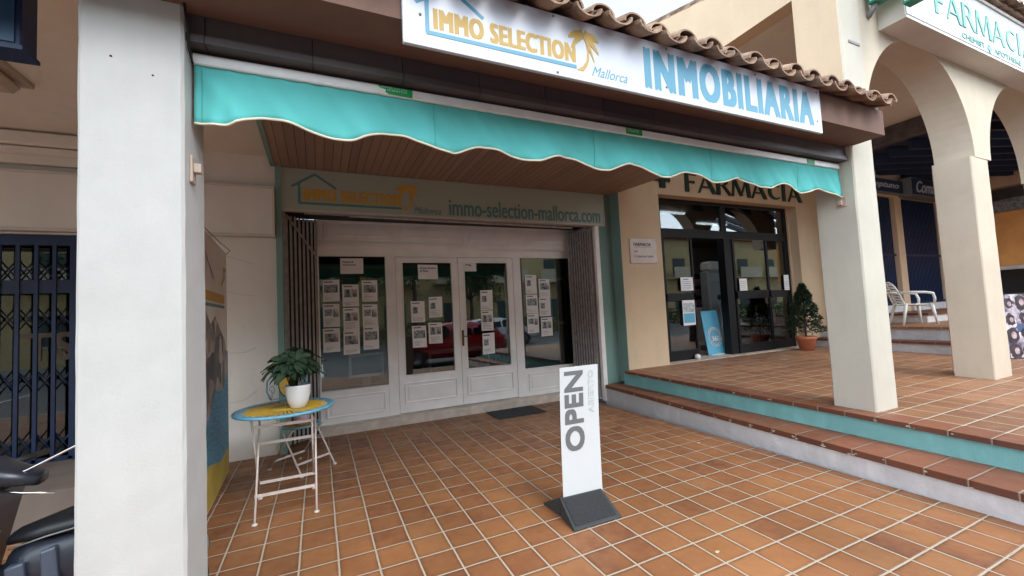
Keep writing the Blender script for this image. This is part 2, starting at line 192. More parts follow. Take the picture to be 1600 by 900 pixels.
T1 = [srgb(90, 55, 41), srgb(120, 75, 51), srgb(139, 91, 59), srgb(147, 98, 62), srgb(154, 106, 68), srgb(159, 115, 76)]
T2 = [srgb(112, 72, 54), srgb(132, 88, 62), srgb(146, 100, 70), srgb(154, 110, 76), srgb(162, 122, 88)]
M = dict(
 tile=tiles('patio_tiles', .80, 2.67, .239, .2505, T1, gw=.0105),
 tile2=tiles('terrace_tiles', 4.70, 1.75, .30, .2505, T2, gw=.012, edge=.25),
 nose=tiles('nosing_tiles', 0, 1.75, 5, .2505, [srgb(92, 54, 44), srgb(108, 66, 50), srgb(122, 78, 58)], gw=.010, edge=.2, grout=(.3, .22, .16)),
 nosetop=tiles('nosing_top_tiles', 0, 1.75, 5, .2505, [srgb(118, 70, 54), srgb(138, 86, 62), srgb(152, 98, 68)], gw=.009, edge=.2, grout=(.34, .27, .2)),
 column=stucco('white_stucco', srgb(188, 186, 182), .86, bump=.3),
 pier=stucco('cream_white_stucco', srgb(198, 192, 178), .85, bump=.3),
 cream=stucco('cream_stucco', srgb(222, 208, 180), .86, bump=.35),
 ochre=stucco('ochre_stucco', srgb(212, 188, 158), .84, bump=.35),
 peach=stucco('peach_stucco', srgb(222, 190, 158), .86, bump=.35),
 arcade=stucco('pale_stucco', srgb(206, 192, 172), .84, bump=.3),
 neigh=stucco('beige_stucco', srgb(228, 221, 210), .88, bump=.25),
 teal=stucco('teal_masonry_paint', srgb(144, 204, 202), .70, bump=1, lump=4, streak=.8),
 tealwall=stucco('teal_wall_paint', srgb(128, 158, 150), .9, bump=.25),
 riser=stucco('white_riser_paint', srgb(226, 222, 222), .72, bump=1, lump=5, streak=.8),
 brown=stucco('brown_fascia_paint', srgb(122, 96, 84), .80, bump=.35),
 darkwood=planks('dark_timber', [srgb(66, 58, 60), srgb(78, 68, 68), srgb(86, 76, 74)], .47),
 ceiling=planks('varnished_ceiling_boards', [srgb(120, 104, 94), srgb(146, 120, 106), srgb(158, 130, 114), srgb(146, 124, 112)], .098),
 joinery=mat('white_joinery_paint', srgb(240, 236, 233), .45, .05, 4, .08, 40),
 marble=mat('marble_threshold', srgb(196, 182, 168), .45, .18, 6, .05, 20),
 roof=mat('clay_roof_tile', srgb(122, 90, 74), .9, .35, 7, .6, 45, col2=srgb(166, 138, 114)),
 teal_cloth=stucco('turquoise_canvas', srgb(102, 200, 196), .86, bump=.12, lump=.6, streak=.9),
 cloth_trim=mat('canvas_piping', srgb(228, 220, 196), .7, .05),
 white_metal=mat('white_painted_aluminium', srgb(222, 222, 220), .35, .06, 8),
 sign_white=mat('white_sign_panel', srgb(188, 191, 200), .35, .02, 1),
 gold=mat('gold_print', srgb(176, 142, 62), .5, .03), blue=mat('light_blue_print', srgb(72, 138, 164), .45, .03),
 sage=mat('sage_sign_panel', srgb(168, 176, 160), .4, .03, 1), sage_ink=mat('dark_sage_print', srgb(92, 134, 128), .5, .03), dull_gold=mat('faded_gold_print', srgb(206, 156, 66), .5, .05),
 trim=mat('pale_trim', srgb(200, 192, 182), .5, .05),
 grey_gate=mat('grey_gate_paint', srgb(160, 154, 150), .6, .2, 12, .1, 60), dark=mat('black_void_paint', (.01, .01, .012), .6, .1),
 navy=mat('navy_gate_paint', srgb(26, 46, 80), .4, .15, 10), black=mat('black_aluminium', srgb(12, 13, 17), .5, .1, spec=.3),
 glass=glass('clear_window_glass'), glass2=glass('tinted_door_glass', (.6, .65, .66), .9),
 paper=mat('white_paper', srgb(238, 236, 236), .6, .03), ink=mat('grey_ink', srgb(96, 96, 98), .6, .1), blackink=mat('black_ink', srgb(30, 30, 32), .6, .05),
 photo1=picture('listing_photo_print', [srgb(40, 46, 48), srgb(96, 104, 100), srgb(196, 200, 204), srgb(84, 96, 110)], 22), photo3=picture('villa_photo_print', [srgb(60, 70, 64), srgb(150, 170, 190), srgb(206, 200, 190), srgb(90, 84, 76)], 15), photo4=picture('portrait_photo_print', [srgb(30, 32, 36), srgb(150, 150, 150), srgb(210, 206, 200)], 12),
 photo2=picture('hair_photo_print', [srgb(34, 28, 34), srgb(190, 178, 190), srgb(70, 52, 60), srgb(222, 214, 222), srgb(96, 84, 100), srgb(60, 90, 130)], 7),
 bottle=picture('packaging_print', [srgb(30, 34, 40), srgb(90, 96, 110), srgb(150, 60, 56), srgb(50, 66, 90), srgb(150, 150, 156)], 16),
 pot=mat('glazed_white_pot', srgb(232, 230, 228), .25, .02, coat=.4), clay=mat('terracotta_pot', srgb(190, 116, 86), .8, .12, 9, .2, 60), soil=mat('soil', (.04, .028, .02), .95, .3, 40, .5, 80),
 leaf=mat('glossy_leaf', (.030, .062, .034), .42, .45, 9, col2=(.055, .10, .055)), needle=mat('conifer_needles', (.020, .055, .026), .6, .45, 14, col2=(.045, .095, .045)), stem=mat('green_stem', (.06, .09, .03), .6, .2), bark=mat('bark', (.09, .06, .04), .9, .3, 20, .5, 40),
 hedge=mat('hedge_leaves', (.05, .10, .03), .6, .4, 6, col2=(.10, .16, .05)),
 yellow=mat('yellow_enamel', srgb(206, 168, 58), .45, .15, 20), tblue=mat('light_blue_enamel', srgb(108, 170, 196), .4, .12, 16), dblue=mat('deep_blue_enamel', srgb(44, 92, 128), .4, .1), iron=mat('cream_painted_iron', srgb(208, 196, 188), .45, .1, 14),
 open_white=mat('white_display_panel', srgb(196, 199, 200), .3, .01), open_grey=mat('grey_lettering', srgb(100, 102, 104), .5, .02), open_line=mat('pale_grey_outline', srgb(170, 174, 174), .5, .02),
 rubber=mat('black_recycled_rubber', srgb(34, 35, 37), .75, .3, 60, .5, 220), rubber_edge=mat('grey_rubber_edge', srgb(48, 50, 52), .6, .1),
 matt=mat('charcoal_doormat', srgb(52, 52, 54), .95, .2, 60, .6, 300), bronze=mat('aged_bronze', srgb(110, 78, 48), .35, .2, 20, metal=.9), chrome=mat('chrome', (.7, .7, .7), .15, .03, metal=1),
 plastic=mat('white_plastic', srgb(226, 224, 220), .4, .05), dgreen=mat('dark_green_letters', srgb(22, 48, 42), .4, .1), sgreen=mat('green_sign_letters', srgb(84, 160, 140), .45, .04), crossg=mat('green_sign_casing', srgb(20, 118, 90), .35, .08), led=mat('grey_led_face', srgb(160, 172, 176), .5, .1),
 mortar=mat('mortar_smears', srgb(176, 160, 140), .9, .2, 30), seamc=mat('seam_thread', srgb(52, 158, 150), .9, .05), tag=mat('green_sticker', srgb(24, 148, 78), .5, .04), tagw=mat('white_sticker_print', srgb(200, 226, 208), .5, .02),
 plaque=mat('pink_grey_marble', srgb(206, 192, 184), .3, .1, 4), sbox=mat('blue_sign_box', srgb(44, 74, 104), .3, .1), beige_pl=mat('aged_beige_plastic', srgb(178, 160, 144), .5, .1, 6),
 scoot=mat('dark_blue_grey_plastic', srgb(34, 38, 48), .38, .08, coat=.15), panelgrey=mat('blue_grey_side_panel', srgb(66, 74, 88), .3, .06), seatm=mat('black_vinyl', srgb(26, 28, 32), .45, .1), tyre=mat('tyre_rubber', srgb(22, 22, 23), .8, .1), trimgrey=mat('grey_plastic_trim', srgb(120, 120, 120), .45, .06), alloy=mat('alloy_wheel', srgb(150, 152, 156), .3, .05, metal=.8),
 red=mat('red_car_paint', srgb(176, 16, 34), .25, .03, coat=.8), whitecar=mat('white_car_paint', srgb(226, 228, 230), .25, .02, coat=.8), carglass=mat('dark_car_glass', srgb(24, 28, 30), .08, .05), lamp=mat('lamp_lens', srgb(210, 210, 214), .15, .05), redlamp=mat('red_lamp_lens', srgb(150, 16, 18), .2, .05),
 asphalt=mat('bleached_asphalt', (.13, .13, .13), .9, .25, 8, .5, 120), pave=mat('concrete_paving', (.30, .29, .27), .9, .15, 3, .3, 60), kerb=mat('kerb_stone', (.36, .34, .31), .9, .15, 5, .3, 50), line=mat('road_paint', (.7, .7, .68), .7, .1),
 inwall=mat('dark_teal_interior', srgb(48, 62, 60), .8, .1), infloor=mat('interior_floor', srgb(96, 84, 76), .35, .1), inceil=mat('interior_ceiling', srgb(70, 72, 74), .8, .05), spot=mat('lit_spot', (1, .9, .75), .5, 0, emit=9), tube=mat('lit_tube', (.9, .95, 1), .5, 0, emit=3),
 phin=mat('pharmacy_interior', srgb(120, 116, 108), .7, .08), grey_m=mat('grey_machine', srgb(150, 154, 156), .4, .05), cyan=mat('cyan_card', srgb(96, 176, 208), .45, .04), cyan_d=mat('deep_blue_card', srgb(24, 100, 170), .45, .05),
 beam_blue=mat('dark_blue_joist', srgb(36, 44, 70), .6, .15, 4), weathered=mat('weathered_board', srgb(92, 84, 82), .8, .3, 5, .3, 20), orange=mat('orange_canvas', srgb(226, 160, 92), .8, .1, 3, .2, 30), greystone=mat('mottled_grey_fabric', srgb(130, 128, 128), .9, .4, 18),
 sand=mat('sand_print', srgb(186, 160, 70), .7, .12, 5), sea=mat('sea_print', srgb(84, 140, 168), .6, .3, 9, stretch=(1, 1, 5)), rock=picture('rock_print', [srgb(60, 48, 46), srgb(196, 176, 162), srgb(110, 92, 84), srgb(44, 46, 62)], 5), banner=mat('banner_cloth', srgb(228, 218, 206), .7, .06, 3, .2, 5),
 cord=mat('grey_cord', srgb(130, 120, 114), .8, .1), plinth=mat('grey_brown_plinth', srgb(120, 108, 100), .85, .12, 4, .3, 40), leafdry=mat('dry_leaf', srgb(196, 176, 140), .8, .2, 30), redthing=mat('red_plastic', srgb(180, 30, 36), .4, .05), acroof=mat('apartment_roof_tile', srgb(150, 90, 64), .9, .2, 6), shutter=mat('window_shutter', srgb(70, 82, 78), .6, .1), apt=stucco('apartment_render', srgb(214, 190, 140), .84))

# ------------------------------------------------------------------ mesh builder
ORG = {}
class MB:
    def __init__(s): s.v = []; s.f = []; s.sm = []
    def add(s, vs, fs, smooth=False):
        o = len(s.v); s.v += [tuple(v) for v in vs]; s.f += [tuple(i+o for i in f) for f in fs]; s.sm += [smooth]*len(fs); return s
    def hexa(s, p):       # 4 bottom ccw, 4 top ccw
        return s.add(p, [(3, 2, 1, 0), (4, 5, 6, 7), (0, 1, 5, 4), (1, 2, 6, 5), (2, 3, 7, 6), (3, 0, 4, 7)])
    def box(s, x0, x1, y0, y1, z0, z1, rz=0, c=None):
        p = [(x0, y0, z0), (x1, y0, z0), (x1, y1, z0), (x0, y1, z0), (x0, y0, z1), (x1, y0, z1), (x1, y1, z1), (x0, y1, z1)]
        if rz:
            cx, cy = c or ((x0+x1)/2, (y0+y1)/2); ca, sa = math.cos(rz), math.sin(rz)
            p = [(cx+(x-cx)*ca-(y-cy)*sa, cy+(x-cx)*sa+(y-cy)*ca, z) for x, y, z in p]
        return s.hexa(p)
    def bbox(s, x0, x1, y0, y1, z0, z1, b=.006):   # box with chamfered edges
        vs = []; 
        for z, i in ((z0, b), (z0+b, 0), (z1-b, 0), (z1, b)):
            vs += [(x0+i+b*(i == 0), y0+i, z), (x1-i-b*(i == 0), y0+i, z), (x1-i, y0+i+b*(i == 0), z), (x1-i, y1-i-b*(i == 0), z), (x1-i-b*(i == 0), y1-i, z), (x0+i+b*(i == 0), y1-i, z), (x0+i, y1-i-b*(i == 0), z), (x0+i, y0+i+b*(i == 0), z)]
        fs = [tuple(reversed(range(8))), tuple(range(24, 32))]
        for r in range(3):
            for k in range(8): fs.append((r*8+k, r*8+(k+1) % 8, r*8+8+(k+1) % 8, r*8+8+k))
        return s.add(vs, fs)
    def tube(s, pts, r, n=8, cap=True, closed=False):
        pts = [Vector(p) for p in pts]; m = len(pts); rs = r if isinstance(r, (list, tuple)) else [r]*m; vs = []; prev = None
        for i, p in enumerate(pts):
            a = pts[(i-1) % m] if (i or closed) else p; b = pts[(i+1) % m] if (i < m-1 or closed) else p
            d = (b-a).normalized() if (b-a).length else Vector((0, 0, 1))
            u = d.orthogonal().normalized() if prev is None else (prev-d*prev.dot(d)).normalized()
            prev = u; w = d.cross(u)
            for k in range(n):
                t = 2*math.pi*k/n; vs.append(p+(u*math.cos(t)+w*math.sin(t))*rs[i])
        fs = []
        for i in range(m if closed else m-1):
            j = (i+1) % m
            for k in range(n): fs.append((i*n+k, i*n+(k+1) % n, j*n+(k+1) % n, j*n+k))
        if cap and not closed: fs += [tuple(reversed(range(n))), tuple(range((m-1)*n, m*n))]
        return s.add(vs, fs, True)
    def lathe(s, prof, c=(0, 0, 0), n=28, axis='z', smooth=True):
        vs = []; 
        for r, h in prof:
            for k in range(n):
                t = 2*math.pi*k/n; a, b = r*math.cos(t), r*math.sin(t)
                vs.append((c[0]+a, c[1]+b, c[2]+h) if axis == 'z' else ((c[0]+a, c[1]+h, c[2]+b) if axis == 'y' else (c[0]+h, c[1]+a, c[2]+b)))
        m = len(prof); fs = [(i*n+k, i*n+(k+1) % n, (i+1)*n+(k+1) % n, (i+1)*n+k) for i in range(m-1) for k in range(n)]
        return s.add(vs, fs, smooth)
    def prism(s, poly, y0, y1, plane='xz'):   # poly = [(a,b)] extruded along the third axis
        n = len(poly); f = {'xz': lambda a, b, t: (a, t, b), 'yz': lambda a, b, t: (t, a, b), 'xy': lambda a, b, t: (a, b, t)}[plane]
        vs = [f(a, b, y0) for a, b in poly]+[f(a, b, y1) for a, b in poly]
        return s.add(vs, [tuple(range(n)), tuple(reversed(range(n, 2*n)))]+[(i, (i+1) % n, n+(i+1) % n, n+i) for i in range(n)])
    def quad(s, a, b, c, d): return s.add([a, b, c, d], [(0, 1, 2, 3)])
    def build(s, name, m, parent=None, kind=None, label=None, cat=None, group=None, bevel=0, fix=True):
        me = bpy.data.meshes.new(name)
        if parent is None:
            xs, ys, zs = zip(*s.v); org = Vector(((min(xs)+max(xs))/2, (min(ys)+max(ys))/2, min(zs)))
            if kind == 'structure': org = Vector((0, 0, 0))
        else: org = ORG[parent.name]
        me.from_pydata([tuple(Vector(v)-org) for v in s.v], [], s.f); me.polygons.foreach_set('use_smooth', s.sm)
        me.materials.append(M[m] if isinstance(m, str) else m); me.update()
        if fix:
            import bmesh
            bm = bmesh.new(); bm.from_mesh(me); bmesh.ops.recalc_face_normals(bm, faces=bm.faces); bm.to_mesh(me); bm.free()
        o = bpy.data.objects.new(name, me); sc.collection.objects.link(o); ORG[o.name] = org
        if parent is None: o.location = org
        else: o.parent = parent
        if kind: o['kind'] = kind
        if label: o['label'] = label
        if cat: o['category'] = cat
        if group: o['group'] = group
        if bevel:
            b = o.modifiers.new('bevel', 'BEVEL'); b.width = bevel; b.segments = 2; b.limit_method = 'ANGLE'
        return o
def thing(name, label, cat, loc=(0, 0, 0), group=None, local=False):
    o = bpy.data.objects.new(name, None); sc.collection.objects.link(o); o.empty_display_size = .1
    if not local: o.location = loc
    ORG[o.name] = Vector((0, 0, 0)) if local else Vector(loc)
    o['label'] = label; o['category'] = cat
    if group: o['group'] = group
    return o
def text_mb(txt, x0, x1, z0, z1, y, depth=.004, bold=0, shear=0, space=1.0, rot=0, fat=0):
    """lettering fitted to a rectangle in a plane facing -Y, front face at y"""
    cu = bpy.data.curves.new('t', 'FONT'); cu.body = txt; cu.offset = bold; cu.shear = shear; cu.space_character = space; cu.resolution_u = 4
    ob = bpy.data.objects.new('t', cu); sc.collection.objects.link(ob); dg = bpy.context.evaluated_depsgraph_get()
    me = bpy.data.meshes.new_from_object(ob.evaluated_get(dg)); vs = [v.co.copy() for v in me.vertices]; fs = [tuple(p.vertices) for p in me.polygons]
    bpy.data.objects.remove(ob); bpy.data.curves.remove(cu); bpy.data.meshes.remove(me)
    if rot: vs = [Vector((-v.y, v.x, 0)) for v in vs]
    a0, a1 = min(v.x for v in vs), max(v.x for v in vs); b0, b1 = min(v.y for v in vs), max(v.y for v in vs)
    P = [(x0+(v.x-a0)/(a1-a0)*(x1-x0), z0+(v.y-b0)/(b1-b0)*(z1-z0)) for v in vs]
    n = len(P); from collections import Counter
    ec = Counter()
    for f in fs:
        for i in range(len(f)): ec[frozenset((f[i], f[(i+1) % len(f)]))] += 1
    if fat: P = [(x0+fat+(a-x0)*(x1-x0-2*fat)/(x1-x0), c) for a, c in P]
    side = [(f[i], f[(i+1) % len(f)]) for f in fs for i in range(len(f)) if ec[frozenset((f[i], f[(i+1) % len(f)]))] == 1]
    b = MB()
    for k, (dx, dz) in enumerate(((0, 0),) if not fat else ((0, 0), (-fat, -fat*.5), (-fat, fat*.5), (fat, -fat*.5), (fat, fat*.5))):
        yy = y+.0003*k*min(1, depth/.003)
        b.add([(p[0]+dx, yy, p[1]+dz) for p in P]+[(p[0]+dx, y+depth, p[1]+dz) for p in P], fs+[(i, i+n, j+n, j) for i, j in side])
    return b

# flared capitals: each glyph = strokes (x0,z0,x1,z1,w0,w1) in a 1-high box, plus arcs
GL = {'F': (.55, [(.1, 0, .1, 1, .17, .15), (.05, .95, .55, .95, .1, .13), (.1, .52, .46, .52, .08, .11)], []),
 'A': (.86, [(.05, 0, .42, 1, .07, .07), (.40, 1, .80, 0, .16, .18), (.18, .33, .62, .33, .07, .07)], []),
 'R': (.72, [(.1, 0, .1, 1, .17, .15), (.38, .5, .72, 0, .14, .17)], [(.30, .74, .30, .24, 90, -90, .07, .14), ]),
 'M': (1.02, [(.07, 0, .16, 1, .07, .08), (.17, 1, .52, .05, .15, .13), (.50, .05, .84, 1, .06, .07), (.86, 1, .95, 0, .16, .17)], []),
 'C': (.82, [], [(.48, .5, .40, .46, 48, 312, .08, .16)]), 'I': (.3, [(.12, 0, .12, 1, .17, .16)], [])}
def flared(txt, x0, x1, z0, z1, y, depth):
    tot = sum(GL[c][0] for c in txt)+.06*(len(txt)-1); sx = (x1-x0)/tot; h = z1-z0; cx = 0; b = MB(); e = 0
    out = []
    for c in txt:
        w, st, ar = GL[c]; g = MB()
        def T(a, z): return (x0+(cx+a)*sx, z0+z*h)
        for (a0, b0, a1, b1, w0, w1) in st:
            e += .0004
            if abs(b0-b1) < .01: P = [T(a0, b0-w0/2), T(a1, b1-w1/2), T(a1, b1+w1/2), T(a0, b0+w0/2)]
            else: P = [T(a0-w0/2, b0), T(a0+w0/2, b0), T(a1+w1/2, b1), T(a1-w1/2, b1)]
            g.prism(P, y-(e % .003), y+depth)
        for (ax, az, rx, rz, t0, t1, wa, wb) in ar:
            e += .0004; n = 20; o = []; i_ = []
            for k in range(n+1):
                f = k/n; t = R(t0+(t1-t0)*f); wd = wa+(wb-wa)*math.sin(math.pi*f)
                o.append(T(ax+rx*math.cos(t), az+rz*math.sin(t))); i_.append(T(ax+(rx-wd)*math.cos(t), az+(rz-wd*.8)*math.sin(t)))
            for k in range(n): g.prism([o[k], o[k+1], i_[k+1], i_[k]], y-(e % .003), y+depth)
            if c == 'R': g.prism([T(.1, .94), T(.32, .935), T(.32, .985), T(.1, .985)], y-.0001, y+depth); g.prism([T(.1, .50), T(.32, .50), T(.32, .545), T(.1, .545)], y-.0001, y+depth)
        out.append(g); cx += w+.06
    return out
def strip(pts, w, y, depth=.003):     # flat polyline in an xz plane
    b = MB()
    for i in range(len(pts)-1):
        a, c = Vector(pts[i]), Vector(pts[i+1]); d = (c-a).normalized(); n = Vector((-d.y, d.x))*w/2; a = a-d*w*.3*(i > 0)
        b.prism([tuple(a-n), tuple(c-n), tuple(c+n), tuple(a+n)], y-.0003*(i % 3), y+depth)
    return b

# ================================================================== GROUND
MB().box(-90, 90, -90, 60, -.6, -.13).build('road', 'asphalt', kind='structure')
MB().box(-14, 4.27, .62, 6.5, -.16, 0).build('patio_floor', 'tile', kind='structure')
MB().box(-60, 60, .47, .62, -.2, .004).build('kerb', 'kerb', kind='structure')
MB().box(-60, 60, -12.6, -12.45, -.2, .0).build('far_kerb', 'kerb', kind='structure')
MB().box(-60, 60, -16, -12.6, -.2, -.005).build('far_pavement', 'pave', kind='structure')
lm = MB()
for i in range(-12, 14): lm.box(i*2.6, i*2.6+.1, -5.3, -.9, -.13, -.126)
lm.build('parking_bay_lines', 'line', kind='structure')
zp = lambda y: .43+.016*(y-1.3); z1 = lambda y: .215+.011*(y-1.3); X1 = lambda y: 4.27+.042*(y-1.5)
def slab(xa, xb, ya, yb, t, zf): # sloped slab; xa/xb may be functions of y
    A = lambda y: xa(y) if callable(xa) else xa; B = lambda y: xb(y) if callable(xb) else xb
    lo = (lambda y: zf(y)-t) if t else (lambda y: -.2)
    return MB().hexa([(A(ya), ya, lo(ya)), (B(ya), ya, lo(ya)), (B(yb), yb, lo(yb)), (A(yb), yb, lo(yb)), (A(ya), ya, zf(ya)), (B(ya), ya, zf(ya)), (B(yb), yb, zf(yb)), (A(yb), yb, zf(yb))])
slab(X1, 4.74, .62, 6.05, 0, lambda y: z1(y)-.05).build('step_riser', 'riser', kind='structure')
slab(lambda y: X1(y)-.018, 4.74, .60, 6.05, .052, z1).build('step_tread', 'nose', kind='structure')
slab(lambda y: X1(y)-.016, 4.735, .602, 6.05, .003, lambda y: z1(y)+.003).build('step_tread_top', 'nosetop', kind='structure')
slab(4.73, 13, .62, 5.86, 0, lambda y: zp(y)-.045).build('terrace_riser', 'teal', kind='structure')
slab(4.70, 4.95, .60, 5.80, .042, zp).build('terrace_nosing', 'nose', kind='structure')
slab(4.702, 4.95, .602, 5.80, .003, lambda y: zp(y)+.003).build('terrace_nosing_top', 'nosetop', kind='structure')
slab(4.95, 24, .60, 5.82, .046, lambda y: zp(y)+.001).build('terrace_floor', 'tile2', kind='structure')
mm_ = random.Random(21); mo = MB()
for k in range(-4, 17):
    y = 1.75+.2505*k
    for f_, zf, t_ in ((lambda q: X1(q)-.018, z1, .052), (lambda q: 4.70, zp, .042)):
        if y < .7 or y > 5.7 or mm_.random() < .35: continue
        for _ in range(mm_.randint(1, 3)):
            yy = y+mm_.uniform(-.03, .03); zz = zf(yy)-t_*mm_.uniform(.3, 1.0); rr0 = mm_.uniform(.006, .016); x = f_(yy)
            pl_ = [(yy+rr0*mm_.uniform(.6, 1.5)*math.cos(q*1.05), zz+rr0*.6*mm_.uniform(.6, 1.2)*math.sin(q*1.05)) for q in range(6)]; mo.prism(pl_, x-.003, x+.004, 'yz')
mo.build('nosing_mortar', 'mortar', kind='structure')
# upper steps on the terrace
MB().box(10.02, 24, 3.35, 9, .3, .64).build('upper_step_riser', 'riser', kind='structure')
MB().box(9.98, 10.34, 3.31, 9, .64, .685).build('upper_step_tread', 'nose', kind='structure')
MB().box(10.32, 24, 3.5, 9, .5, .895).build('gallery_riser', 'riser', kind='structure')
MB().box(10.28, 24, 3.46, 9, .895, .935).build('gallery_floor', 'tile2', kind='structure')
MB().box(11.6, 24, 4.45, 9, .94, 1.10).build('gallery_upper_riser', 'riser', kind='structure')
MB().box(11.56, 24, 4.41, 9, 1.10, 1.14).build('gallery_upper_tread', 'nose', kind='structure')

# ================================================================== SHOP BUILDING (estate agency)
shop = thing('shop_building', 'estate agency shop with white glazed doors under a tiled roof and brown fascia', 'building', (2, 6, 0))
MB().box(-.47, -.40, 5.98, 6.7, 0, 3.66).build('wall', 'tealwall', shop)
w = MB(); w.box(4.50, 4.79, 6.05, 6.30, 0, 3.66); w.box(4.79, 4.80, 5.80, 6.05, .3, 3.66); w.build('wall', 'tealwall', shop)
MB().box(-.40, 4.50, 6.10, 6.68, 3.08, 3.66).build('wall', 'dark', shop)
MB().box(4.46, 4.50, 6.10, 6.76, 0, 3.08).build('door_jamb', 'joinery', shop)
MB().box(-.40, .0, 6.69, 6.76, 0, 3.08).build('door_jamb', 'joinery', shop)
MB().box(-.40, 4.46, 6.50, 6.95, -.05, .115).build('threshold', 'marble', shop, bevel=.008)
# timber ceiling
MB().hexa([(-.47, 2.73, 3.60), (5.28, 2.73, 3.60), (4.80, 6.10, 3.60), (-.475, 6.10, 3.60), (-.47, 2.73, 3.66), (5.28, 2.73, 3.66), (4.80, 6.10, 3.66), (-.475, 6.10, 3.66)]).build('timber_ceiling', 'ceiling', shop)
MB().box(-.52, -.47, 2.73, 5.98, 3.585, 3.72).build('ceiling_edge_board', 'tealwall', shop)
m = MB(); m.box(-.545, 4.89, 2.375, 2.60, 2.995, 3.097); m.box(-.545, 4.89, 2.355, 2.60, 2.955, 2.992); m.build('lintel', 'darkwood', shop)
MB().box(-.545, 4.89, 2.44, 2.73, 3.097, 3.66).build('lintel', 'darkwood', shop)
MB().box(-7, 4.90, 2.086, 2.44, 3.10, 3.14).build('soffit', 'brown', shop)
MB().box(-7, 4.93, 2.06, 2.085, 3.098, 3.335).build('fascia_board', 'brown', shop)
MB().box(4.90, 4.925, 2.085, 2.36, 3.098, 3.335).build('fascia_board', 'brown', shop)
# roof deck + barrel tiles
sl = math.tan(R(22)); rz = lambda y: 3.34+(y-2.0)*sl
MB().hexa([(-7, 2.07, rz(2.07)-.05), (4.885, 2.07, rz(2.07)-.05), (4.885, 7.5, rz(7.5)-.05), (-7, 7.5, rz(7.5)-.05), (-7, 2.07, rz(2.07)-.01), (4.885, 2.07, rz(2.07)-.01), (4.885, 7.5, rz(7.5)-.01), (-7, 7.5, rz(7.5)-.01)]).build('roof_deck', 'darkwood', shop)
def barrel(b, x, y0, z0, ln, r, up, slope, jx=0, dirv=(0, 1)):
    n = 9; t = .014; vs = []
    for k, (yy, rr) in enumerate(((0, r), (ln, r*.86))):
        for q in (rr, rr-t):
            for i in range(n+1):
                a = math.pi*i/n; ca, sa = math.cos(a)*q, math.sin(a)*q*up
                vs.append((x+ca*dirv[1]+(yy*dirv[0])+jx*k, y0+yy*dirv[1]-ca*dirv[0], z0+sa+yy*slope))
    m = n+1; fs = []
    for i in range(n):
        fs += [(i, i+1, 2*m+i+1, 2*m+i), (m+i, m+i+1, 3*m+i+1, 3*m+i), (i, i+1, m+i+1, m+i), (2*m+i, 2*m+i+1, 3*m+i+1, 3*m+i)]
    fs += [(0, m, 3*m, 2*m), (n, m+n, 3*m+n, 2*m+n)]
    b.add(vs, fs, False)
rt = MB(); pitch = .2285
for j in range(13):
    yb = 1.93+j*.36
    for i in range(38):
        x = 4.78-i*pitch
        if x < -3.6: continue
        d = random.uniform
        if j < 1 or x > -1:
            barrel(rt, x+d(-.008, .008), yb+d(-.02, .02), rz(yb)+.012+.016+d(-.004, .006), .42, .088, .78, sl, d(-.01, .01))
            barrel(rt, x-pitch/2+d(-.006, .006), yb-.02+d(-.015, .015), rz(yb)+.045+d(-.003, .003), .42, .092, -.72, sl)
            if j < 2: barrel(rt, x+d(-.008, .008), yb+.03, rz(yb)+.012, .42, .084, .76, sl)
rt.build('roof_tiles', 'roof', shop, fix=False)
# door/window frame at Y 6.7
fr = MB(); Yd = 6.70
fr.box(0, 4.46, Yd-.02, Yd+.06, 2.75, 3.08)           # frieze board
for a, b_ in ((0, .045), (1.085, 1.135), (2.215, 2.285), (3.355, 3.405), (4.43, 4.46)): fr.box(a, b_, Yd-.032, Yd-.02, 2.77, 3.08)
fr.box(0, 4.46, Yd-.035, Yd-.02, 3.05, 3.08)
fr.hexa([(0, Yd-.06, 2.70), (4.46, Yd-.06, 2.70), (4.46, Yd, 2.66), (0, Yd, 2.66), (0, Yd-.06, 2.755), (4.46, Yd-.06, 2.755), (4.46, Yd, 2.77), (0, Yd, 2.77)])
fr.box(0, 4.46, Yd, Yd+.06, 2.55, 2.70)
fr.box(0, .012, Yd, Yd+.06, .115, 2.55); fr.box(.945, 1.095, Yd, Yd+.06, .115, 2.55); fr.box(3.115, 3.265, Yd, Yd+.06, .115, 2.55); fr.box(4.315, 4.46, Yd, Yd+.06, .115, 2.55)
fr.build('door_frame', 'joinery', shop, bevel=.004)
for a, b_ in ((.085, 1.045), (1.175, 2.175), (2.325, 3.315), (3.445, 4.39)):
    p = MB(); p.box(a, b_, Yd-.040, Yd-.02, 2.80, 3.025); q = p.build('frieze_panel', 'joinery', shop, bevel=.006)
    MB().box(a+.05, b_-.05, Yd-.058, Yd-.041, 2.845, 2.98).build('raised_field', 'joinery', q, bevel=.004)
def rail_panel(par, a, b_, z0, z1, y, nm='lower_panel'):
    m = MB(); t = .02
    m.box(a, b_, y-.022, y, z0, z0+t); m.box(a, b_, y-.022, y, z1-t, z1); m.box(a, a+t, y-.022, y, z0+t, z1-t); m.box(b_-t, b_, y-.022, y, z0+t, z1-t)
    m.box(a+.055, b_-.055, y-.016, y, z0+.05, z1-.05); return m.build(nm, 'joinery', par, bevel=.003)
for (a, b_) in ((.012, .945), (3.265, 4.315)):
    s_ = MB(); s_.box(a, b_, Yd+.004, Yd+.056, .115, .585); win = s_.build('window', 'joinery', shop)
    rail_panel(win, a+.06, b_-.05, .20, .50, Yd+.003)
    MB().box(a, b_, Yd+.025, Yd+.031, .585, 2.55).build('pane', 'glass', win)
    MB().box(a-.002, b_+.002, Yd-.012, Yd+.05, .560, .590).build('glazing_bead', 'joinery', win)
